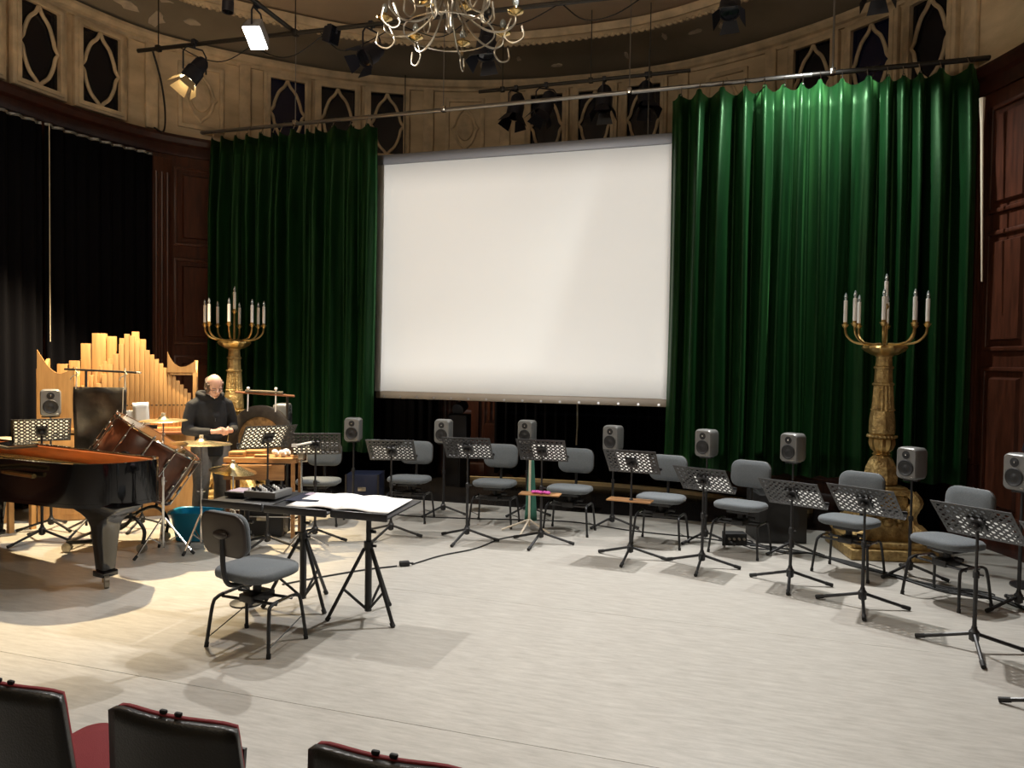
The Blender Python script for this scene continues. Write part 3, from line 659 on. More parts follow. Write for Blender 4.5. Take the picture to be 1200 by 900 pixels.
sp = [(-4.55, 8.0, .86, 'beside the dark flight case and green curtain'), (-3.49, 8.27, .86, 'in front of the wooden pillar'), (-2.56, 8.64, .86, 'behind the green cloth and pink tray stand'), (-1.47, 8.37, .86, 'in front of the wide black drape'),
      (-.43, 8.0, .89, 'next to the chair before the black subwoofer'), (.40, 7.84, .90, 'above the black subwoofer'), (1.36, 7.36, .86, 'in front of the gilded candelabrum'), (1.98, 6.62, .92, 'beside the mahogany wall and last chair')]
for x, y, h, lb in sp:
    rz = heading(-3.2 - x, 2.6 - y)
    speaker_stand('black tripod stand carrying the loudspeaker ' + lb, (x, y), rz * .5, h); loudspeaker('grey two-way loudspeaker ' + lb, (x, y, h), rz)
speaker_stand('black tripod stand carrying the loudspeaker in front of organ', (-7.02, 6.03), .4, 1.20); loudspeaker('grey two-way loudspeaker in front of wooden organ', (-7.02, 6.03, 1.20), heading(.75, -.65))
speaker_stand('black tripod stand carrying the loudspeaker behind the gong', (-5.36, 7.72), .4, 1.02); loudspeaker('grey two-way loudspeaker turned sideways behind the gong', (-5.36, 7.72, 1.02), heading(.9, .3))
sw = thing('subwoofer', 'large black subwoofer cabinet on floor behind the chairs', 'subwoofer', (.27, 8.44, 0), R(17))
MB().box((0, 0, .25), (.50, .46, .50)).build('cabinet', 'black_fab', sw, bevel=.012)
MB().lathe([(.17, 0), (.175, .012), (.15, .014), (.12, .006), (.05, .004), (0, .008)], 24, mx=Matrix.Translation((0, -.232, .25)) @ Matrix.Rotation(PI / 2, 4, 'X')).build('driver', 'cone', sw)
for sx in (-.2, .2): MB().cyl((sx, -.1, .48), (sx, .1, .505), .02, n=8).build('corner_foot', 'rubber', sw)
sw2 = thing('subwoofer', 'slim black loudspeaker column standing before the wooden pillars', 'subwoofer', (-4.12, 10.30, 0), R(-12))
MB().box((0, 0, .36), (.26, .28, .72)).build('cabinet', 'black_fab', sw2, bevel=.01)
MB().box((0, -.145, .36), (.22, .012, .66)).build('grille', 'cone', sw2, bevel=.004)
fl2 = thing('monitor_light', 'small black stage spotlight standing on the slim black column', 'stage light', (-4.10, 10.30, .72), 0)
MB().box((0, 0, .17), (.30, .2, .34)).build('housing', 'fixture', fl2, bevel=.02); MB().cyl((0, -.08, .40), (0, .12, .46), .09, n=14).cyl((0, 0, .33), (0, 0, .42), .02).build('lamp_head', 'fixture', fl2)
MB().box((0, 0, .56), (.5, .2, .03)).cyl((0, 0, .40), (0, 0, .56), .015, n=8).build('top_shelf', 'oak_dark', fl2)

# ------------------------------------------------------------------ grand piano
pa = math.atan2(-.186, .983); pn = thing('grand_piano', 'black lacquered grand piano with lid removed, brass caster on leg', 'piano', (-7.442, 4.879, 0), pa)
def pout(k=0.):
    base = [(0, .72), (1.2, .72), (2.45, .72), (2.62, .70), (2.72, .62), (2.75, .50), (2.72, .33), (2.63, .17), (2.48, .06), (2.19, .0), (1.84, -.04), (1.55, -.14), (1.28, -.36), (1.02, -.58), (.75, -.70), (.5, -.73), (0, -.73)]
    cs = smooth([(x, y, 0) for x, y in base], 4); out = []
    n = len(cs)
    for i, p in enumerate(cs):
        t = (cs[min(i + 1, n - 1)] - cs[max(i - 1, 0)]).normalized(); nn = Vector((t.y, -t.x, 0)); q = p + nn * k
        out.append((max(q.x, k), q.y))
    return out
MB().ring(pout(0), pout(.035), .66, 1.0).build('rim', 'black_gloss', pn, sharp=50)
MB().ring(pout(.035), pout(.075), .78, .985).build('inner_rim', 'soundwood', pn, sharp=50)
MB().prism(pout(.03), .66, .70).build('bottom_board', 'black_gloss', pn)
MB().prism(pout(.06), .78, .80).build('soundboard', 'pale_wood', pn)
MB().ring(pout(.12), pout(.24), .86, .885).build('iron_plate', 'brass', pn, sharp=50)
st = MB()
for k in range(30):
    f = k / 29; x1 = 2.42 - f * 1.5; y1 = .55 - f * .55 if f < .5 else .275 - (f - .5) * 1.4
    st.cyl((.38, .55 - f * 1.1, .90), (x1, y1, .90), .0025, n=4)
st.build('strings', 'brass', pn)['kind'] = 'stuff'
for a in (.3, -.05, -.35): MB().cyl((.42, a, .895), (2.2 + a * .8, a + .25 * (a > 0), .895), .02, n=6).build('plate_bar', 'brass', pn)
MB().box((.10, 0, .70), (.34, 1.44, .06)).build('key_bed', 'black_gloss', pn, bevel=.01)
MB().box((.06, 0, .745), (.16, 1.22, .02)).build('keyboard', 'white', pn)
MB().box((.24, 0, .88), (.04, 1.36, .22)).build('fallboard', 'black_gloss', pn, bevel=.005)
def pleg(x, y):
    rw = [[(x + sx * h_ * e, y + sy * h_, z) for sx, sy in ((-1, -1), (1, -1), (1, 1), (-1, 1))] for h_, e, z in ((.050, 1, .10), (.056, 1, .2), (.068, 1, .36), (.078, 1.02, .48), (.09, 1.15, .54), (.105, 1.5, .58), (.115, 2.1, .61), (.12, 2.5, .665))]
    lg = MB(); lg.add([p for r_ in rw for p in r_], [(3, 2, 1, 0), (28, 29, 30, 31)] + [(i * 4 + k, i * 4 + (k + 1) % 4, i * 4 + 4 + (k + 1) % 4, i * 4 + 4 + k) for i in range(7) for k in range(4)]); lg = lg.build('leg', 'black_gloss', pn, bevel=.006, sharp=40)
    MB().box((x, y, .105), (.135, .135, .05)).build('leg_cuff', 'black_gloss', lg, bevel=.01)
    MB().cyl((x, y, .03), (x, y, .09), .025, n=10).build('caster_stem', 'brass', lg)
    MB().cyl((x + .06, y - .05, .05), (x + .075, y - .02, .05), .05, n=20).build('caster_wheel', 'silver', lg)
    return lg
pleg(2.52, .30); pleg(.32, .60); pleg(.32, -.60)
MB().ring(pout(-.004), pout(.03), .655, .685).build('rim_moulding', 'black_gloss', pn, sharp=50)
ly = MB().box((.55, .10, .40), (.03, .05, .6)).box((.55, -.10, .40), (.03, .05, .6)).box((.5, 0, .10), (.16, .34, .08)).build('pedal_lyre', 'black_gloss', pn, bevel=.006)
bk = thing('folder', 'black folder lying on the strings of the grand piano', 'folder', (-6.36, 5.10, 1.0), R(-20))
MB().box((0, 0, .012), (.34, .25, .02)).build('cover', 'black_fab', bk, bevel=.004); MB().box((.0, 0, .026), (.32, .23, .008)).build('pages', 'white', bk); MB().box((0, .01, .035), (.35, .24, .008)).build('upper_cover', 'black_gloss', bk)

# ------------------------------------------------------------------ wooden positive organ
og = thing('pipe_organ', 'honey-coloured positive organ with stepped square wooden pipes', 'organ', (-6.96, 6.90, 0), heading(-.62, .78))
# local: front faces -Y, x across (width 1.64)
MB().box((0, .05, .48), (1.60, .56, .96)).build('case', 'oak', og, bevel=.008)
MB().box((.42, -.30, .97), (.58, .22, .03)).build('key_desk', 'oak_dark', og, bevel=.005)
for x in (-.55, 0., .55): MB().box((x, -.235, .45), (.46, .02, .75)).build('case_panel', 'oak', og, bevel=.01)
MB().box((0, .05, 1.0), (1.62, .60, .05)).build('windchest', 'oak', og, bevel=.006)
def scroll_side(x, w0, flip):
    prof = [(-.26, .98), (-.26, 1.52 + .28), (-.20, 1.79), (-.10, 1.70), (.0, 1.62), (.08, 1.60), (.16, 1.66), (.22, 1.70), (.26, 1.69), (.26, .98)]
    prof = [(p[0] * flip, p[1]) for p in prof]
    MB().prism(prof, -w0 / 2, w0 / 2, Matrix.Translation((x, .05, 0)) @ Matrix(((0, 0, 1, 0), (1, 0, 0, 0), (0, 1, 0, 0), (0, 0, 0, 1)))).build('scrolled_side', 'oak', og, bevel=.004)
scroll_side(-.79, .035, -1); scroll_side(-.45, .03, -1); scroll_side(.79, .04, -1); 
# scrolled front boards of the two wings
def wing(x0, x1, zl, zr):
    n = 12; top = [(x0 + (x1 - x0) * k / n, zl + (zr - zl) * k / n - .16 * math.sin(PI * k / n)) for k in range(n + 1)]
    MB().prism([(x0, 1.0)] + [(x1, 1.0)] + top[::-1], -.012, .012, Matrix.Translation((0, -.2, 0)) @ Matrix.Rotation(PI / 2, 4, 'X')).build('scrolled_board', 'oak', og)
wing(-.80, -.44, 1.90, 1.72)
MB().box((.66, -.19, 1.66), (.26, .03, .06)).build('wing_rail', 'oak', og)
_n = 12; _top = [(.50 + .30 * k / _n, 1.90 - .10 * k / _n - .13 * math.sin(PI * (k / _n) ** .8)) for k in range(_n + 1)]
MB().prism([(.50, 1.66), (.80, 1.66)] + _top[::-1], -.012, .012, Matrix.Translation((0, -.2, 0)) @ Matrix.Rotation(PI / 2, 4, 'X')).build('wing_scroll', 'oak', og)
MB().prism([(.50, 1.62), (.66, 1.30), (.80, 1.02), (.50, 1.02)], -.01, .01, Matrix.Translation((0, .06, 0)) @ Matrix.Rotation(PI / 2, 4, 'X')).build('wing_panel', 'oak', og)
def pipe(x, y, w_, z0, z1, mouth=True):
    p = MB().box((x, y, (z0 + z1) / 2), (w_ * .94, w_ * .94, z1 - z0)).build('pipe', 'oak', og, bevel=.003)
    if mouth: MB().box((x, y - w_ * .47, z0 + .26), (w_ * .5, .006, .012)).build('pipe_mouth', 'black', p)
    return p
n = 22; x = -.36
for k in range(n):                                    # front rank, rising to a peak then falling
    w_ = .062 - .0011 * k; f = k / (n - 1); pk = .36
    z = 1.34 + (2.16 - 1.34) * (f / pk) ** 1.1 if f < pk else 2.10 - (2.10 - 1.42) * ((f - pk) / (1 - pk)) ** .95
    pipe(x + w_ / 2, -.17, w_, 1.02, z); x += w_
for k in range(9): pipe(.36 + k * .036, -.10, .034, 1.02, 1.70 - k * .032)
for k in range(9):                                    # second rank
    pipe(-.30 + k * .066, -.02, .064, 1.02, 1.62 + k * .062 if k < 8 else 2.04, False)
for k, (w_, z) in enumerate(((.11, 1.74), (.12, 1.78), (.13, 1.98), (.15, 2.10), (.10, 2.07), (.09, 2.05), (.08, 2.13))):
    pipe(-.62 + k * .125, .18, w_, 1.02, z, False)
for k in range(7): pipe(-.42 + k * .045, -.12, .034, 1.02, 1.45 + k * .055, False)
pt = thing('side_table', 'pale wooden table top lit brightly behind the grand piano', 'table', (-7.50, 5.92, 0), R(-11))
MB().box((0, 0, .92), (.62, .30, .05)).build('table_top', 'pale_wood', pt, bevel=.006)
for sx in (-.27, .27):
    for sy in (-.11, .11): MB().box((sx, sy, .45), (.05, .05, .90)).build('leg', 'oak', pt)

# ------------------------------------------------------------------ thunder sheet and papers
ca, sa = .315, .949
ts = thing('thunder_sheet', 'dark metal thunder sheet hanging from a bar in front of organ', 'thunder sheet', (-6.36, 6.03, 0), R(17.5))
MB().grid([[(-.27 + .54 * i / 12, .012 * math.sin(i * .7 + j * .5), .72 + .80 * j / 12) for i in range(13)] for j in range(13)]).build('sheet', 'plate', ts, sharp=180, solid=.004)
MB().cyl((-.36, 0, 1.70), (.38, 0, 1.675), .011, n=8).build('cross_bar', 'black', ts)
MB().cyl((.38, 0, 1.675), (.42, 0, 1.673), .011, n=8).build('bar_tip', 'cream', ts)
MB().cyl((-.17, .05, .08), (-.17, .05, 1.70), .013, n=8).build('post', 'stand', ts)
for a in (30, 150, 270): MB().cyl((-.17, .05, .14), (-.17 + .32 * math.cos(R(a)), .05 + .32 * math.sin(R(a)), .012), .012, n=8).build('leg', 'stand', ts)
for x in (-.24, .26):
    rp = MB().tube([(x, -.014, 1.50), (x + .01, -.016, 1.62), (x, 0, 1.715), (x - .012, .016, 1.62), (x, .01, 1.50)], .006, 5)
    rp.tube([(x, -.015, 1.69), (x + .03, -.02, 1.66), (x - .04, -.02, 1.62), (x - .05, -.02, 1.59)], .006, 5).build('rope', 'rope', ts)
MB().tube([(.25, -.02, 1.50), (.245, -.02, 1.3), (.235, -.02, 1.22)], .005, 5).build('rope', 'rope', ts)
nm = music = thing('note_stand', 'slim stand holding a tablet and paper sheets beside bass drum', 'note stand', (-6.18, 6.40, 0), R(20))
tripod(nm, r=.28); MB().cyl((0, 0, .08), (0, 0, 1.09), .011, n=8).build('pole', 'stand', nm); MB().box((0, .02, 1.09), (.30, .012, .04)).build('ledge', 'stand', nm)
tb = MB().box((-.10, 0, 1.21), (.165, .012, .17)).build('tablet', 'white', None, bevel=.004); tb.location = (-6.18, 6.40, -.03); tb.rotation_euler = (R(-0), 0, R(20)); tag(tb, 'white tablet leaning on the slim note stand', 'tablet')
pp = MB().grid([[(.0 + .17 * i / 4, -.012 + .002 * math.sin(i), 1.14 + .24 * j / 4) for i in range(5)] for j in range(5)]).build('paper_sheet', 'white', None, solid=.001); pp.location = (-6.18, 6.40, -.03); pp.rotation_euler = (0, R(-4), R(20)); tag(pp, 'sheet of paper beside the tablet on note stand', 'paper')

# ------------------------------------------------------------------ bass drum on tilting stand
dm = thing('bass_drum', 'brown concert bass drum tilted on its stand beside grand piano', 'drum', (-5.58, 5.80, 0), 0)
c_ = Vector((0, 0, .86)); right = Vector((math.cos(YAW), math.sin(YAW), 0)); up = Vector((0, 0, 1)); fwd = Vector((-math.sin(YAW), math.cos(YAW), 0))
e1 = (right * .86 - up * .51).normalized()            # along the visible hoop edge
ax = (right * .47 + up * .80 - fwd * -.22).normalized(); ax = (ax - e1 * ax.dot(e1)).normalized(); e2 = ax.cross(e1)
DM = Matrix(((e1.x, e2.x, ax.x, c_.x), (e1.y, e2.y, ax.y, c_.y), (e1.z, e2.z, ax.z, c_.z), (0, 0, 0, 1)))
MB().lathe([(.415, -.22), (.42, -.21), (.42, .21), (.415, .22)], 40, mx=DM).build('shell', 'drum', dm, sharp=30)
for z in (.235, -.235):
    MB().lathe([(.0, z), (.41, z)], 40, mx=DM).build('drum_head', 'drumhead', dm)
    hp = MB().lathe([(.425, z - .03), (.44, z - .03), (.44, z + .012), (.425, z + .012), (.425, z - .03)], 40, mx=DM).build('hoop', 'drum', dm)
    MB().lathe([(.441, z - .008), (.446, z), (.441, z + .008)], 40, mx=DM).build('hoop_band', 'chrome', hp)
for k in range(12):
    q = 2 * PI * (k + .5) / 12; c, s = math.cos(q), math.sin(q)
    rod = MB().cyl((.447 * c, .447 * s, -.26), (.447 * c, .447 * s, .27), .006, n=6, mx=DM).build('tension_rod', 'chrome', dm)
    for zz, hh in ((.235, .05), (-.235, .05), (.10, .09), (-.10, .08)): MB().box((.438 * c, .438 * s, zz), (.024, .024, hh), DM).build('lug', 'chrome', rod, bevel=.004)
# stand: hoop cradle, arched legs, casters
def rel(x, y, z): return right * x + fwd * y + up * z
for q in (PI / 2, -PI / 2): MB().cyl(DM @ Vector((.42 * math.cos(q), .42 * math.sin(q), 0)), DM @ Vector((.50 * math.cos(q), .50 * math.sin(q), 0)), .03, n=10).build('trunnion', 'black', dm)
for y in (-.24, .24):
    MB().tube(smooth([rel(.10, y, .04), rel(.12, y, .22), rel(.0, y, .34), rel(-.18, y, .28), rel(-.34, y, .12), rel(-.60, y, .09)], 5), .017, 8).build('arched_leg', 'black', dm)
    MB().tube([rel(.0, y, .34), rel(.04, y * 1.8, .60), rel(.0, y * 2.0, .86)], .017, 8).build('upright', 'black', dm)
    for x in (.10, -.60): 
        MB().cyl(rel(x, y - .02, .045), rel(x, y + .02, .045), .045, n=14).build('caster_wheel', 'silver', dm)
MB().cyl(rel(-.2, -.24, .27), rel(-.2, .24, .27), .014).build('stand_bar', 'black', dm); MB().cyl(rel(-.60, -.24, .09), rel(-.60, .24, .09), .014).build('stand_bar', 'black', dm)

# ------------------------------------------------------------------ cymbals on stands
def cymbal(label, x, y, h, dia, tilt=(0, 0), cone=.03, rot=0, sp_=.27):
    t = thing('cymbal_stand', label, 'cymbal', (x, y, 0), rot)
    MB().cyl((0, 0, .06), (0, 0, h * .55), .012, n=8).build('lower_tube', 'chrome', t)
    MB().cyl((0, 0, h * .53), (0, 0, h + .07), .008, n=8).build('upper_tube', 'chrome', t)
    MB().cyl((0, 0, h * .52), (0, 0, h * .58), .018, n=8).cyl((-.04, 0, h * .55), (.04, 0, h * .55), .007, n=6).build('wing_clamp', 'chrome', t)
    for a in (20, 140, 255):
        c, s = math.cos(R(a)), math.sin(R(a))
        lg = MB().cyl((.015 * c, .015 * s, .34), (sp_ * c, sp_ * s, .02), .009, n=6).build('leg', 'chrome', t)
        MB().cyl((.015 * c, .015 * s, .10), (.52 * sp_ * c, .52 * sp_ * s, .18), .006, n=6).build('brace', 'chrome', lg)
        MB().cyl(((sp_ - .015) * c, (sp_ - .015) * s, .035), ((sp_ + .015) * c, (sp_ + .015) * s, .006), .014, n=8).build('rubber_foot', 'rubber', lg)
    mx = Matrix.Translation((0, 0, h)) @ Euler((tilt[0], tilt[1], 0)).to_matrix().to_4x4(); r = dia / 2
    MB().lathe([(.008, cone + .022), (.03, cone + .018), (.045, cone + .002), (.055, cone - .004), (r * .55, cone * .5), (r * .97, 0), (r, -.003), (r * .96, -.004), (r * .5, cone * .5 - .006), (.045, cone - .01), (.008, cone + .012)], 36, mx=mx).build('cymbal', 'cymbal', t, sharp=50)
    MB().cyl((0, 0, h + cone + .02), (0, 0, h + cone + .05), .018, n=10).build('felt', 'cream', t)
cymbal('small cymbal on chrome stand beside the bass drum', -5.20, 5.64, 1.25, .42, (.02, 0), .02)
cymbal('large bronze cymbal on chrome stand in front of the man', -4.99, 5.90, 1.02, .56, (-.03, .03), .03, .3, .24)
cymbal('low bronze cymbal tilted beside the percussion table', -4.84, 6.17, .73, .45, (R(6), R(5)), .055, .9, .15)

# ------------------------------------------------------------------ percussion table and its things
pb = R(17.8); bt = thing('percussion_table', 'honey-wood percussion table on thin legs in front of gong', 'table', (-4.80, 6.62, 0), pb)
MB().box((0, 0, .80), (.74, .34, .05)).build('table_top', 'birch', bt, bevel=.004)
MB().box((-.06, -.16, .68), (.62, .02, .16)).build('front_board', 'birch', bt, bevel=.004)
MB().box((-.12, -.185, .75), (.50, .04, .02)).build('lower_shelf', 'birch', bt, bevel=.003)
for sx in (-.33, .33):
    for sy in (-.13, .13): MB().box((sx, sy, .39), (.035, .035, .78)).build('leg', 'birch' if sx > 0 else 'oak_dark', bt)
MB().cyl((-.33, -.13, .22), (.33, -.13, .22), .009, n=6).cyl((-.33, -.13, .28), (.33, .13, .28), .008, n=6).build('stretcher', 'chrome', bt)
def on_table(x, y, z=0): return (-4.80 + x * math.cos(pb) - y * math.sin(pb), 6.62 + x * math.sin(pb) + y * math.cos(pb), .825 + z)
for (x, y, sx, sy, sz_, lb) in ((-.26, -.05, .16, .14, .055, 'square wooden slit box on the percussion table'), (-.10, .02, .20, .12, .06, 'long wooden slit box on the percussion table'), (.0, -.10, .14, .08, .03, 'low wooden block at the front of percussion table')):
    o = thing('wood_block', lb, 'wood block', on_table(x, y), pb + .1); MB().box((0, 0, sz_ / 2), (sx, sy, sz_)).build('block', 'oak', o, bevel=.004); MB().box((0, -sy / 2, sz_ * .6), (sx * .8, .004, .008)).build('slot', 'black', o)
for i, (x, y, r, lb) in enumerate(((.16, -.02, .05, 'white cloth bundle in the middle of percussion table'), (.27, .02, .055, 'white cloth bundle near the microphone stand on percussion table'))):
    mb = MB()
    for k in range(6): mb.sphere((r * .9 * math.cos(k * 1.3), r * .7 * math.sin(k * 2.1), r * .55 + .012 * (k % 3)), (r * .7, r * .6, r * .5), 8, 6)
    o = mb.build('cloth_bundle', 'white'); o.location = on_table(x, y); tag(o, lb, 'cloth')
gg = thing('gong', 'large round gong with dark rim hanging from a frame behind the percussion table', 'gong', (-5.17, 7.05, 0), R(8))
GM = Matrix.Translation((0, 0, .93)) @ Matrix.Rotation(PI / 2, 4, 'X')
MB().lathe([(.385, -.05), (.39, 0), (.375, .012), (.27, .02), (.26, .014), (.26, 0)], 40, mx=GM).build('rim', 'gongdark', gg)
MB().lathe([(.265, .013), (.18, .022), (.07, .026), (.06, .04), (0, .05)], 40, mx=GM).build('face', 'gong', gg)
MB().cyl((-.30, 0, 1.46), (.40, 0, 1.43), .012, n=8).build('top_bar', 'oak_dark', gg); MB().cyl((-.18, 0, 1.475), (.26, 0, 1.465), .014, n=8).build('roller', 'silver', gg)
for x in (-.15, .18): MB().cyl((x, -.01, 1.25), (x, 0, 1.50), .008, n=6).sphere((x, 0, 1.505), .018, 8, 5).build('hanging_cord', 'candle', gg)
MB().cyl((.30, .03, .05), (.30, .03, 1.43), .015, n=8).build('post', 'dark_steel', gg)
MB().cyl((-.30, .03, .03), (.32, .03, .03), .014, n=8).cyl((.30, -.25, .03), (.30, .31, .03), .014, n=8).build('foot_bar', 'dark_steel', gg)
mc = thing('microphone_stand', 'white microphone stand with clamp beside the percussion table', 'microphone stand', (-4.15, 6.30, 0), .3)
MB().cyl((0, 0, .05), (0, 0, .99), .011, n=8).build('pole', 'chrome', mc)
for a in (10, 130, 250): MB().cyl((0, 0, .16), (.26 * math.cos(R(a)), .26 * math.sin(R(a)), .012), .009, n=6).build('leg', 'chrome', mc)
MB().cyl((-.06, 0, 1.0), (.09, .02, 1.03), .010, n=8).box((-.07, 0, 1.0), (.05, .03, .03)).build('boom', 'candle', mc); MB().box((0, -.01, .90), (.05, .05, .06)).cyl((-.03, 0, .84), (.06, 0, .85), .008, n=6).cyl((.05, 0, .85), (.05, 0, 1.0), .007, n=6).build('clamp', 'silver', mc, bevel=.006)
# tub
tb = thing('plastic_tub', 'blue plastic tub on floor beside cymbal stands', 'tub', (-5.32, 6.22, 0), R(18))
rows = []
for f, z in ((.72, .012), (.76, .01), (.86, .15), (.97, .29), (1.06, .30), (1.07, .285), (1.04, .28), (.95, .28), (.84, .15), (.74, .025)):
    rows.append([(x * f, y * f, z) for x, y in rrect(.46, .34, .09, 5)])
N = len(rows[0]); mb = MB(); vs = [p for r_ in rows for p in r_]; fs = [(i * N + k, i * N + (k + 1) % N, (i + 1) * N + (k + 1) % N, (i + 1) * N + k) for i in range(len(rows) - 1) for k in range(N)]
fs += [tuple(range(N)), tuple((len(rows) - 1) * N + k for k in range(N))]; mb.add(vs, fs).build('basin', 'tub', tb)
for sx in (-1, 1): MB().tube([(sx * .235, -.06, .27), (sx * .275, -.05, .26), (sx * .275, .05, .26), (sx * .235, .06, .27)], .010, 6).build('handle', 'tub', tb)
# boxes
def case(label, loc, sz_, rz, m='case_blue'):
    t = thing('flight_case', label, 'case', (*loc, 0), rz); x, y, z = sz_
    MB().box((0, 0, z / 2 + .02), (x, y, z)).build('body', m, t, bevel=.006)
    for sx in (-1, 1):
        for sy in (-1, 1): MB().box((sx * (x / 2 - .005), sy * (y / 2 - .005), z / 2 + .02), (.022, .022, z + .006)).build('edge_trim', 'dark_steel', t)
    MB().box((0, -y / 2 - .004, z * .55), (.10, .012, .05)).build('handle', 'silver', t, bevel=.003)
    for sx in (-1, 1): MB().cyl((sx * x * .4, -y * .4, .0), (sx * x * .4, -y * .4, .03), .02, n=8).build('foot', 'rubber', t)
case('dark blue flight case on floor beside the chair and loudspeaker stand', (-4.74, 8.64), (.42, .4, .36), R(17))
case('black flight case with chrome edges under the percussion table end', (-4.80, 6.63), (.44, .22, .36), R(17), 'black')
# folding green cloth on cream stand
gc = thing('draped_stand', 'cream tripod stand with a green cloth hanging down it', 'stand', (-2.29, 7.84, 0), 0)
MB().cyl((0, 0, .05), (0, 0, .84), .013, n=8).build('pole', 'cream', gc)
for a in (205, 268, 335): MB().cyl((0, 0, .12), (.30 * math.cos(R(a)), .30 * math.sin(R(a)), .012), .011, n=6).build('leg', 'cream', gc)
MB().grid([[((.025 + .045 * j / 10) * math.cos(q), .06 + (.02 + .025 * j / 10) * math.sin(q) * (1 + .3 * math.cos(5 * q)), .80 - .70 * j / 10) for q in [2 * PI * i / 24 for i in range(25)]] for j in range(11)]).build('cloth', 'green_cloth', gc, sharp=180, solid=.003)

# ------------------------------------------------------------------ conductor desks
def flat_desk(label, x0, x1, y0, y1, z, tri, legs=True):
    t = thing('conductor_desk', label, 'desk', (*tri, 0), 0, 'conductor desks')
    cx, cy = (x0 + x1) / 2 - tri[0], (y0 + y1) / 2 - tri[1]; wd, dp = x1 - x0 - .01, y1 - y0
    mx = Matrix.Translation((cx, cy, z)) @ Matrix.Rotation(R(3), 4, 'X')
    MB().box((0, 0, 0), (wd, dp, .012), mx).build('desk_top', 'stand', t, bevel=.003)
    MB().box((0, -dp / 2 - .01, .008), (wd, .022, .055), mx).build('lip', 'stand', t, bevel=.008)
    MB().cyl((0, 0, .34), (0, 0, z - .01), .019, n=10).build('upper_pole', 'black', t)
    MB().cyl((0, 0, .05), (0, 0, .52), .025, n=10).build('lower_pole', 'black', t)
    MB().cyl((0, 0, .50), (0, 0, .55), .034, n=10).cyl((0, 0, .52), (.06, 0, .52), .01, n=8).build('collar', 'black', t)
    MB().cyl((0, 0, .62), (.055, 0, .62), .012, n=8).build('knob', 'black', t)
    MB().box((cx * .5, cy * .5, z - .025), (.16, .14, .03)).build('desk_mount', 'black', t)
    if legs:
        for a in (215, 335, 85):
            c, s = math.cos(R(a)), math.sin(R(a))
            lg = MB().cyl((.03 * c, .03 * s, .50), (.28 * c, .28 * s, .02), .013, n=8).build('leg', 'black', t)
            MB().cyl((.02 * c, .02 * s, .07), (.175 * c, .175 * s, .22), .010, n=6).build('brace', 'black', lg)
            MB().cyl((.27 * c, .27 * s, .03), (.288 * c, .288 * s, .004), .017, n=8).build('rubber_foot', 'rubber', lg)
    else:
        MB().lathe([(.12, 0), (.12, .012), (.03, .03), (.02, .06)], 20).build('round_base', 'black', t)
    return t
ZD = .80
flat_desk('flat black conductor desk carrying the small audio mixer', -3.77, -3.25, 4.47, 4.97, ZD, (-3.58, 4.72), False)
flat_desk('flat black conductor desk on tripod between mixer desk and score desk', -3.24, -2.73, 4.46, 4.98, ZD, (-3.17, 4.84))
flat_desk('flat black conductor desk on tripod at the power adapter end', -2.72, -2.28, 4.48, 5.0, ZD, (-2.58, 4.76))
sc_ = thing('score', 'open white score spread over two conductor desks', 'score', (-2.72, 4.74, ZD + .012), R(2))
for sx in (-1, 1):
    MB().grid([[(sx * .39 * i / 8, -.21 + .42 * j / 6, .004 + .012 * math.sin(PI * min(1, i / 8 * 1.6)) + .004 + (j / 6 - .5) * .022) for i in range(9)] for j in range(7)]).build('page', 'white', sc_, sharp=180, solid=.004)
mxr = thing('audio_mixer', 'small grey audio mixer with knobs on conductor desk', 'mixer', (-3.42, 4.76, ZD + .012), R(4))
MB().box((0, 0, .03), (.26, .24, .05)).build('body', 'speaker', mxr, bevel=.006)
for i in range(5):
    for j in range(5): MB().cyl((-.10 + i * .045, -.09 + j * .045, .055), (-.10 + i * .045, -.09 + j * .045, .075), .011, .008, n=8).build('knob', 'black' if (i + j) % 3 else 'white', mxr)
lp = thing('interface_box', 'grey interface box with lilac panel beside the audio mixer', 'audio interface', (-3.65, 4.76, ZD + .012), R(4))
MB().box((0, 0, .018), (.16, .22, .035)).build('body', 'black', lp, bevel=.004); MB().box((0, -.02, .037), (.13, .15, .004)).build('panel', 'panel_lilac', lp)
sh_ = thing('folder', 'dark blue folder under the white score on conductor desk', 'folder', (-3.05, 4.83, ZD + .014), R(8)); MB().box((0, 0, .004), (.34, .34, .008)).build('cover', 'case_blue', sh_); MB().box((-.06, .1, .010), (.12, .10, .004)).build('sticker', 'panel_lilac', sh_)

# ------------------------------------------------------------------ cables
def cable(label, pts, r=.007, ends=True):
    t = tag(MB().tube(smooth([(x, y, r + .001) for x, y in pts], 6), r, 6).build('cable', 'rubber'), label, 'cable'); return t
cable('black cable running from the conductor tripod to power adapter', [(-3.6, 5.2), (-3.45, 5.45), (-3.2, 5.8), (-2.98, 6.02)])
pwr = thing('power_adapter', 'small black power adapter lying on the floor', 'adapter', (-2.93, 6.07, 0), R(35)); MB().box((0, 0, .022), (.09, .06, .042)).build('housing', 'rubber', pwr, bevel=.008); MB().cyl((.045, 0, .022), (.08, 0, .02), .008, n=6).build('plug', 'rubber', pwr)
cable('black cable running from the adapter to the chairs row', [(-2.88, 6.12), (-2.75, 6.5), (-2.55, 6.85), (-2.45, 7.3), (-2.3, 7.55)])
cable('long black cable along the row of loudspeaker stands', [(-4.4, 8.1), (-3.8, 8.02), (-3.2, 8.12), (-2.5, 8.3), (-1.9, 8.4), (-1.2, 8.2), (-.4, 8.12), (-.1, 7.98)])
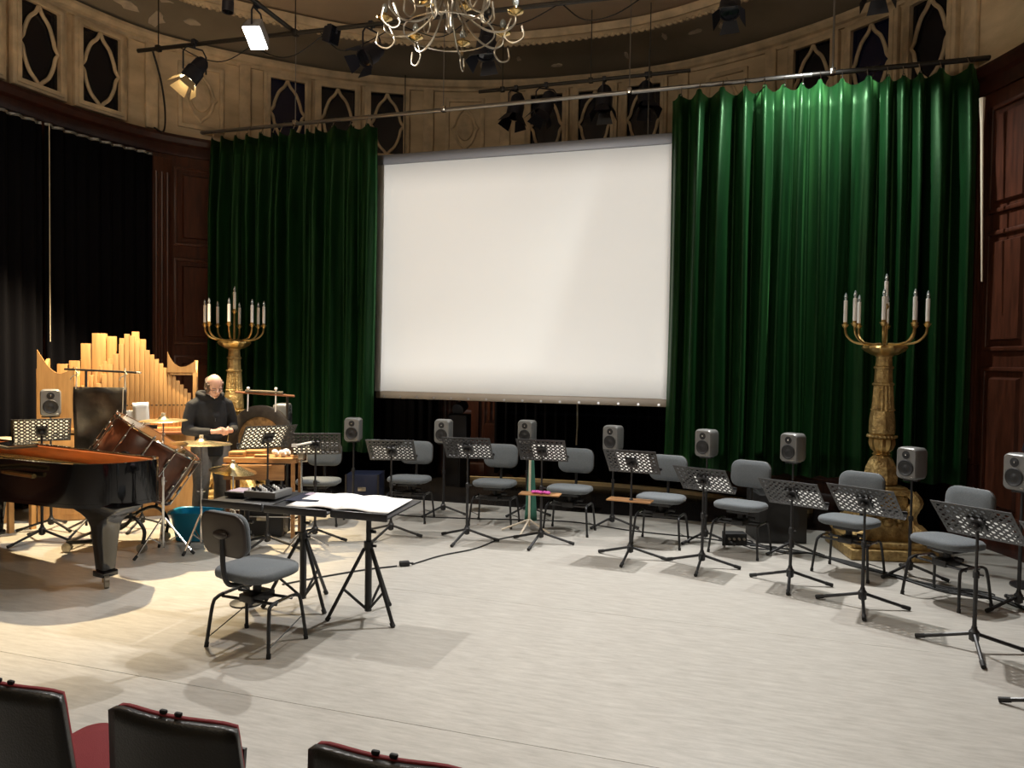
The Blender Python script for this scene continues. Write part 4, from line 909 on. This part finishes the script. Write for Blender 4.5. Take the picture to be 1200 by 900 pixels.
for i in range(4):
    rr = random.Random(40 + i)
    pts = [(.02 + rr.uniform(-.05, .05), 7.98 + .05 * i), (.35, 7.92 - .05 * i + rr.uniform(-.05, .05)), (.62 + rr.uniform(-.05, .05), 7.86), (.95, 7.62 - .05 * i), (1.2, 7.30 + rr.uniform(-.06, .06)), (1.55, 7.08 - .06 * i), (1.85, 6.85 + rr.uniform(-.1, .1)), (2.1, 6.60 - .05 * i)]
    cable(('black cable of the bundle crossing the floor by the candelabrum plinth, nearest the wall', 'black cable of the bundle crossing the floor beneath the last chair', 'black cable of the bundle passing the subwoofer front', 'black cable of the bundle looping beside the loudspeaker stand')[i], pts, .008)
for i in range(3):
    q0 = i * 2.1; cx, cy = ((.12, 7.95), (1.75, 6.95), (-.12, 8.12))[i]
    pts = [(cx + (.16 + .03 * math.sin(3 * a)) * math.cos(a + q0), cy + (.10 + .02 * math.cos(2 * a)) * math.sin(a + q0)) for a in [k * .7 for k in range(14)]]
    cable(('loose black cable coil in front of the subwoofer', 'loose black cable coil behind the last chair', 'loose black cable coil beside the subwoofer corner')[i], pts, .006)
tg = thing('tangle_box', 'black stage box with cables on the floor beside subwoofer', 'stage box', (-.14, 8.02, 0), .3); MB().box((0, 0, .06), (.22, .14, .12)).build('housing', 'rubber', tg, bevel=.006)
for k in range(4): MB().cyl((-.075 + k * .05, -.072, .07), (-.075 + k * .05, -.10, .07), .012, n=8).build('connector', 'silver', tg)

# ------------------------------------------------------------------ audience seats
def seat(label, x, tip):
    t = thing('auditorium_seat', label, 'seat', (x, 1.70, 0), 0, 'auditorium seats')
    def backform(y0, off, top, ws=1.):
        rows = []
        for j in range(11):
            z = .40 + (top - .40) * j / 10; hw = .245 - .036 * j / 10; row = []
            for i in range(13):
                u = i / 12 * 2 - 1; rr = .05 if j == 10 else 0
                row.append((hw * u * ws, y0 + off - .05 * (z - .4) / .47 + .03 * u * u, z - (.012 * abs(u) ** 6 if j == 10 else 0)))
            rows.append(row)
        return MB().grid(rows)
    o = backform(-.02, 0, .862).build('back_shell', 'seatblack', t, sharp=180, solid=.026)
    o = backform(-.001, 0, .866, .95).build('back_cushion', 'red', t, sharp=180, solid=.014)
    slab(.36 if tip else .42, .40, .05 if tip else .09, .07, .01).build('seat_cushion', 'red', t, loc=(-.03, .05, .55) if tip else (0, .28, .44), rot=(R(84), 0, 0) if tip else None, sharp=60)
    MB().box((0, 0, 0), (.32, .34, .012)).build('seat_pan', 'seatblack', t, loc=(-.03, .088, .55) if tip else (0, .26, .385), rot=(R(84), 0, 0) if tip else None)
    for sx in (-.02, .03): MB().box((sx, -.050, .873), (.022, .012, .012)).build('row_clip', 'rubber', t, bevel=.004)
    for sx in (-1, 1):
        MB().tube(smooth([(sx * .22, -.03, .50), (sx * .22, .0, .38), (sx * .22, .06, .36), (sx * .22, -.02, .01)], 4), .012, 8).build('leg', 'black', t)
        MB().tube([(sx * .22, .06, .365), (sx * .22, .44, .36), (sx * .22, .47, .01)], .012, 8).build('leg', 'black', t)
    return t
for x, lb, tip in ((-2.11, 'black-backed red auditorium seat with red cushion showing, in front of piano end', False), (-1.50, 'black-backed red auditorium seat behind the conductor chair, two clips on top', True), (-.85, 'black-backed red auditorium seat at the open end of the row', True)): seat(lb, x, tip)

# ------------------------------------------------------------------ lighting pipes and fixtures
def pipe_thing(label, a, b, hang, r=.024):
    a, b = Vector(a), Vector(b); t = thing('lighting_pipe', label, 'pipe', a)
    MB().cyl((0, 0, 0), b - a, r, n=10).build('pipe', 'dark_steel', t)
    for f in hang: p = (b - a) * f; MB().cyl(p, (p.x, p.y, ZC + .38 - a.z), .007, n=6).build('hanger', 'dark_steel', t); MB().box(p, (.06, .06, .07)).build('clamp', 'dark_steel', t, bevel=.008)
    return t
pipe_thing('long dark lighting pipe hung over the stage with lit warm spotlight', (-6.95, 7.14, 5.42), (.2, 7.46, 5.42), (.04, .29, .6, .9))
pipe_thing('dark lighting pipe running over the stage toward the seats with lit flood', (-4.78, 2.6, 5.46), (-4.92, 7.25, 5.46), (.15, .5))
pipe_thing('short dark lighting pipe behind the screen top with four unlit lamps', (-3.75, 10.0, 5.62), (-.85, 10.0, 5.62), (.12, .55, .82))
pipe_thing('dark lighting pipe above the green curtain end', (-.9, 8.45, 5.94), (1.9, 8.45, 5.94), (.1, .9))
cb = MB()
for k in range(6):
    x0 = -6.4 + k * .9; cb.tube(smooth([(x0, 7.2 + .04 * x0 + .26, 5.42), (x0 + .25, 7.3, 5.30 - .05 * (k % 3)), (x0 + .55, 7.32, 5.26 - .04 * (k % 2)), (x0 + .9, 7.36, 5.42)], 5), .006, 5)
tag(cb.build('cable_run', 'rubber'), 'dark cable sagging in loops along the long lighting pipe', 'cable')
tag(MB().tube(smooth([(-6.75, 7.15, 5.42), (-6.95, 7.5, 5.2), (-7.3, 7.95, 5.0), (-7.65, 8.3, 4.88), (-7.85, 8.35, 4.96)], 6), .012, 6).build('cable', 'rubber'), 'thick black cable hanging from the lighting pipe to the wood cornice', 'cable')
def fixture(label, loc, tgt, L=.26, r=.09, m='fixture', doors=True, lit=None, hang=.22, door_m=None, square=False):
    t = thing('stage_light', label, 'stage light', loc, 0)
    d = (Vector(tgt) - Vector(loc)).normalized(); mx = d.to_track_quat('Z', 'X').to_matrix().to_4x4()     # local z along beam
    if square: MB().box((0, 0, 0), (r * 2.2, r * 1.5, L * .7), mx, top=(1.25, 1.3)).box((0, 0, -L * .4), (r * 1.2, r * .9, L * .25), mx).build('can', m, t, bevel=.008)
    else: MB().lathe([(0, -L * .55), (r * .55, -L * .55), (r * .8, -L * .42), (r * .85, -L * .1), (r, -L * .05), (r, L * .45), (r * .93, L * .45), (r * .9, L * .40)], 20, mx=mx).build('can', m, t)
    if square: MB().box((0, 0, L * .36), (r * 2.5, r * 1.75, .012), mx).build('lens', lit or 'pane', t)
    else: MB().lathe([(0, L * .42), (r * .6, L * .415), (r * .92, L * .40)], 20, mx=mx).build('lens', lit or 'pane', t)
    yk = smooth([(-r * 1.15, 0, 0), (-r * 1.2, 0, 0)], 1)
    px = mx @ Vector((1, 0, 0)); px = Vector((px.x, px.y, 0)).normalized() if Vector((px.x, px.y, 0)).length > .1 else Vector((1, 0, 0))
    u = r * 1.28
    MB().tube([px * -u, px * -u + Vector((0, 0, hang * .6)), px * -u * .7 + Vector((0, 0, hang * .8)), px * u * .7 + Vector((0, 0, hang * .8)), px * u + Vector((0, 0, hang * .6)), px * u], .010, 6).build('yoke', 'fixture', t)
    MB().cyl((0, 0, hang * .78), (0, 0, hang), .012, n=8).box((0, 0, hang), (.05, .07, .06)).build('hook_clamp', 'fixture', t, bevel=.006)
    if doors:
        for k in range(4):
            q = mx @ Matrix.Rotation(k * PI / 2, 4, 'Z') @ Matrix.Translation((r * .92, 0, L * .46)) @ Matrix.Rotation(R(28), 4, 'Y')
            MB().prism([(-r * .62, 0), (r * .62, 0), (r * .95, r * 1.25), (-r * .95, r * 1.25)], -.002, .002, q @ Matrix(((0, 0, 1, 0), (1, 0, 0, 0), (0, 1, 0, 0), (0, 0, 0, 1)))).build('barn_door', door_m or m, t)
    return t
fixture('lit warm spotlight with barn doors on the long lighting pipe', (-6.15, 7.15, 5.10), (-6.62, 6.30, 3.6), .34, .10, 'fixture', True, 'lamp_warm', .33, 'fixture_tan')
fixture('lit white flood lamp with grey square hood under the lighting pipe', (-4.92, 6.62, 5.17), (-4.75, 5.9, 4.0), .22, .10, 'fixture_grey', False, 'lamp_lit', .29, None, True)
fixture('small dark lamp pointing down beside the lit flood', (-4.90, 6.15, 5.26), (-4.9, 6.0, 3), .20, .055, 'fixture', False, None, .2)
fixture('small boxy dark lamp on the long pipe next to the lit flood', (-4.45, 7.26, 5.36), (-3.9, 7.1, 5.2), .20, .07, 'fixture', False, None, .08, None, True)
fixture('dark stage lamp with open barn doors hanging behind chandelier bulbs', (-3.97, 7.29, 5.12), (-4.25, 6.3, 4.3), .30, .10, 'fixture', True, None, .31)
fixture('dark stage lamp with open barn doors hanging at chandelier far side', (-2.68, 7.35, 5.10), (-2.7, 7.0, 4.0), .30, .105, 'fixture', True, None, .33)
for x, tx, lb in ((-3.2, -3.35, 'unlit black lamp with barn doors on the short pipe, next to the plaster cartouche'), (-2.77, -3.2, 'unlit black lamp on the short pipe, swung toward its neighbour'), (-1.97, -1.95, 'unlit black lamp on the short pipe beside the chrome clamp'), (-1.41, -1.3, 'unlit black lamp on the short pipe nearest the green curtain')):
    fixture(lb, (x, 10.0, 5.36), (tx, 9.7, 4.2), .32, .115, 'fixture', True, None, .26)
fixture('dark lamp with wide barn doors above the wide green curtain', (-.32, 8.45, 5.69), (-.35, 7.7, 4.3), .28, .11, 'fixture', True, None, .24)
fixture('dark lamp with barn doors above the rail near the hanger rod', (1.12, 8.45, 5.73), (1.1, 8.3, 4.2), .28, .11, 'fixture', True, None, .21)

fs_ = thing('floor_spotlight', 'black spotlight on a pole beside the mahogany wall', 'stage light', (2.28, 7.35, 0), R(30))
MB().cyl((0, 0, .02), (0, 0, 1.12), .014, n=8).build('pole', 'black', fs_); MB().lathe([(.15, 0), (.15, .015), (.03, .03)], 18).build('round_base', 'black', fs_)
MB().cyl((0, .05, 1.14), (0, -.02, 1.36), .06, n=14).build('housing', 'fixture', fs_); MB().box((.03, -.055, 1.16), (.05, .01, .03)).build('rating_label', 'white', fs_)

# ------------------------------------------------------------------ chandelier
chd = thing('chandelier', 'silvery metal chandelier with curling arms and clear bulbs', 'chandelier', (-2.36, 5.60, 4.52), R(10))
MB().cyl((0, 0, -.02), (0, 0, 2.1), .012, n=8).build('stem', 'silver', chd)
MB().lathe([(0, -.08), (.02, -.06), (.03, -.02), (.018, .02), (.03, .10), (.05, .16), (.03, .24), (.02, .30)], 14).build('baluster', 'silver', chd)
def carm(q, R0, z0, tier):
    c, s = math.cos(q), math.sin(q); k = R0 / .5
    pr = smooth([(.02, 0, .55), (.05 * k, 0, .28), (.12 * k, 0, .06), (.26 * k, 0, -.07), (.40 * k, 0, -.10), (.49 * k, 0, -.05), (.50 * k, 0, .03)], 5)
    a = MB().tube([(p.x * c, p.x * s, p.z + z0) for p in pr], .0085, 7).build('arm', 'silver', chd)
    MB().lathe([(.010, .02), (.03, .03), (.062, .045), (.066, .055), (.02, .05), (.014, .09)], 16, (.5 * k * c, .5 * k * s, z0)).build('bulb_cup', 'brass', a)
    MB().lathe([(.010, .085), (.02, .10), (.027, .125), (.022, .15), (.008, .165), (0, .167)], 12, (.5 * k * c, .5 * k * s, z0)).build('bulb', 'bulb', a)
    pr = smooth([(.47 * k, 0, .0), (.42 * k, 0, -.13), (.48 * k, 0, -.19), (.56 * k, 0, -.15), (.55 * k, 0, -.06)], 4)
    MB().tube([(p.x * c, p.x * s, p.z + z0) for p in pr], .007, 6).build('scroll', 'silver', a)
for k in range(8): carm(2 * PI * k / 8, .53, .02, 0)
for k in range(6): carm(2 * PI * (k + .3) / 6, .32, .22, 1)
MB().tube([(.36 * math.cos(2 * PI * k / 40), .36 * math.sin(2 * PI * k / 40), -.07) for k in range(40)], .006, 6, closed=True).build('tie_ring', 'silver', chd)

# ------------------------------------------------------------------ the man
mn = thing('person', 'balding man in black hoodie and grey trousers looking down at his hands', 'person', (-5.48, 6.62, 0), heading(.90, -.43))
def blob(parts, name, m, parent, vox, it=5):
    o = parts.build(name, m, parent, sharp=180)
    r_ = o.modifiers.new('remesh', 'REMESH'); r_.mode = 'VOXEL'; r_.voxel_size = vox; r_.use_smooth_shade = True
    s_ = o.modifiers.new('smooth', 'SMOOTH'); s_.iterations = it; s_.factor = .5
    return o
HC = Vector((.0, .085, 1.535)); HM = Matrix.Translation(HC) @ Euler((R(-30), R(4), R(-6))).to_matrix().to_4x4()
body = MB()
body.sphere((0, -.012, .03), (.076, .096, .098), 16, 12, mx=HM).sphere((0, .028, -.045), (.058, .062, .068), 14, 10, mx=HM).sphere((0, .055, -.085), (.030, .028, .022), 10, 8, mx=HM)
body.tube([(0, .085, .02), (0, .108, -.018), (0, .112, -.028)], [.010, .014, .012], 8, mx=HM).sphere((0, .098, -.034), (.019, .012, .010), 8, 6, mx=HM)
for s in (-1, 1):
    body.sphere((s * .078, -.008, -.012), (.012, .022, .034), 8, 8, mx=HM); body.sphere((s * .032, .073, .022), (.026, .014, .010), 8, 6, mx=HM); body.sphere((s * .040, .058, -.022), (.024, .024, .024), 8, 6, mx=HM)
body.sphere((0, .080, -.060), (.026, .012, .007), 8, 6, mx=HM).sphere((0, .079, -.071), (.022, .012, .007), 8, 6, mx=HM)
body.tube([(0, -.01, 1.36), (0, .01, 1.44), (0, .05, 1.50)], [.062, .054, .056], 12)
body.sphere((0, -.005, 1.22), (.155, .105, .24), 16, 12).sphere((0, 0, .95), (.145, .11, .14), 14, 10)
WR = {}
for s in (-1, 1):
    body.tube([(s * .13, -.02, 1.34), (s * .18, -.02, 1.32), (s * .222, -.012, 1.20), (s * .245, -.005, 1.085)], [.045, .046, .040, .035], 10)
    body.tube([(s * .24, .0, 1.09), (s * .18, .15, 1.07), (s * .085, .265, 1.075)], [.040, .036, .026], 10)
    # hand: palm, four fingers bent around each other, thumb on the upper side
    wv = Vector((s * .085, .265, 1.075)); kn = Vector((s * .030, .325, 1.085))
    body.tube([wv, wv.lerp(kn, .5), kn], [.024, .031, .029], 10)
    for f in range(4):
        z = 1.112 - f * .018; ln = (.040, .046, .043, .034)[f]
        b0 = Vector((s * .034, .325 + .006 * (f == 1), z)); b1 = b0 + Vector((-s * .022, ln * .62, -.004)); b2 = b1 + Vector((-s * .026, -.006, -.010)); b3 = b2 + Vector((-s * .006, -.022, -.004))
        body.tube([b0, b1, b2, b3], [.0098, .009, .0085, .0072], 7)
    t0 = wv.lerp(kn, .45) + Vector((0, -.004, .020)); body.tube([t0, t0 + Vector((-s * .020, .022, .020)), t0 + Vector((-s * .036, .046, .016))], [.012, .0105, .0085], 7)
    body.tube([(s * .095, 0, .90), (s * .11, .03, .50), (s * .12, -.01, .09)], [.085, .055, .038], 10).tube([(s * .12, -.03, .06), (s * .135, .08, .045), (s * .145, .17, .035)], [.04, .038, .028], 8)
blob(body, 'body', 'skin', mn, .0055, 3)
hd = MB()
hd.tube([(0, 0, .80), (0, 0, .93), (0, .005, 1.06), (0, -.005, 1.22), (0, -.015, 1.36), (0, -.01, 1.43)], [.16, .166, .160, .168, .155, .085], 18)
hd.sphere((0, .03, 1.0), (.175, .14, .16), 14, 10).sphere((0, -.03, 1.31), (.175, .115, .10), 14, 10)
for s in (-1, 1):
    hd.tube([(s * .10, -.02, 1.37), (s * .185, -.02, 1.33), (s * .228, -.012, 1.20), (s * .25, -.01, 1.08)], [.070, .072, .064, .058], 12)
    hd.tube([(s * .25, -.012, 1.08), (s * .185, .14, 1.065), (s * .105, .245, 1.073)], [.058, .050, .038], 12)
    hd.sphere((s * .25, -.015, 1.08), .057, 10, 8)
hd.tube(smooth([(0, .085, 1.40), (.085, .055, 1.425), (.12, -.03, 1.45), (.07, -.105, 1.46), (0, -.125, 1.455), (-.07, -.105, 1.46), (-.12, -.03, 1.45), (-.085, .055, 1.425), (0, .085, 1.40)], 4), .036, 8)
for v in range(len(hd.v)):
    x, y, z = hd.v[v]
    if z < 1.5: hd.v[v] = (x, y * (.82 if abs(x) < .19 and z > .75 and y < .15 else 1), z)
blob(hd, 'hoodie', 'hoodie', mn, .011, 4)
tr = MB()
for s in (-1, 1):
    tr.tube([(s * .09, 0, .93), (s * .10, .01, .78), (s * .112, .025, .50), (s * .118, .0, .28), (s * .122, -.012, .05)], [.118, .108, .082, .078, .082], 14)
tr.sphere((0, 0, .88), (.165, .125, .13), 14, 10)
blob(tr, 'trousers', 'trousers', mn, .012, 3)
for s in (-1, 1):
    MB().tube(smooth([(s * .12, -.07, .045), (s * .125, .0, .055), (s * .135, .09, .045), (s * .147, .19, .032)], 4), [.038] * 5 + [.047] * 4 + [.043] * 2 + [.038, .03], 10).build('shoe', 'shoe', mn)
hr = MB()
for k in range(34):
    a = R(-205 + 230 * k / 33 + 0) - 0; a = R(155 + 230 * k / 33); rr = random.Random(k)
    for j in range(3):
        z = .035 - .035 * j; x, y = .078 * math.cos(a + .03 * j), -.012 + .098 * math.sin(a + .03 * j)
        hr.sphere((x * 1.02, y * 1.02 - .002, z + rr.uniform(-.01, .01)), (.011 + .006 * rr.random(), .011 + .006 * rr.random(), .018), 7, 5, mx=HM)
blob(hr, 'hair', 'hair', mn, .006, 1)
gl = MB()
for s in (-1, 1):
    gl.tube([(s * .033 + .021 * math.cos(q), .099, .004 + .015 * math.sin(q)) for q in [2 * PI * k / 14 for k in range(14)]], .0016, 5, closed=True, mx=HM)
    gl.cyl((s * .054, .098, .006), (s * .080, -.005, .006), .0016, n=5, mx=HM)
gl.cyl((-.012, .1, .006), (.012, .1, .006), .0016, n=5, mx=HM); gl.build('glasses', 'steel', mn)
ey = MB()
for s in (-1, 1): ey.sphere((s * .032, .082, .006), (.012, .006, .004), 8, 6, mx=HM); ey.tube([(s * .015, .092, .030), (s * .032, .094, .034), (s * .052, .080, .029)], .0035, 5, mx=HM)
ey.build('eyes_and_brows', 'hair', mn)
MB().tube([(-.022, .090, -.066), (0, .094, -.064), (.022, .090, -.066)], .0022, 5, mx=HM).build('mouth_line', 'oak_dark', mn)
MB().box((.03, .172, 1.19), (.010, .006, .04)).build('zip_tab', 'chrome', mn)
MB().tube([(-.06, .045, 1.45), (-.03, .075, 1.43), (0, .085, 1.415), (.03, .075, 1.43), (.06, .045, 1.45)], .012, 8).build('shirt_collar', 'white', mn)
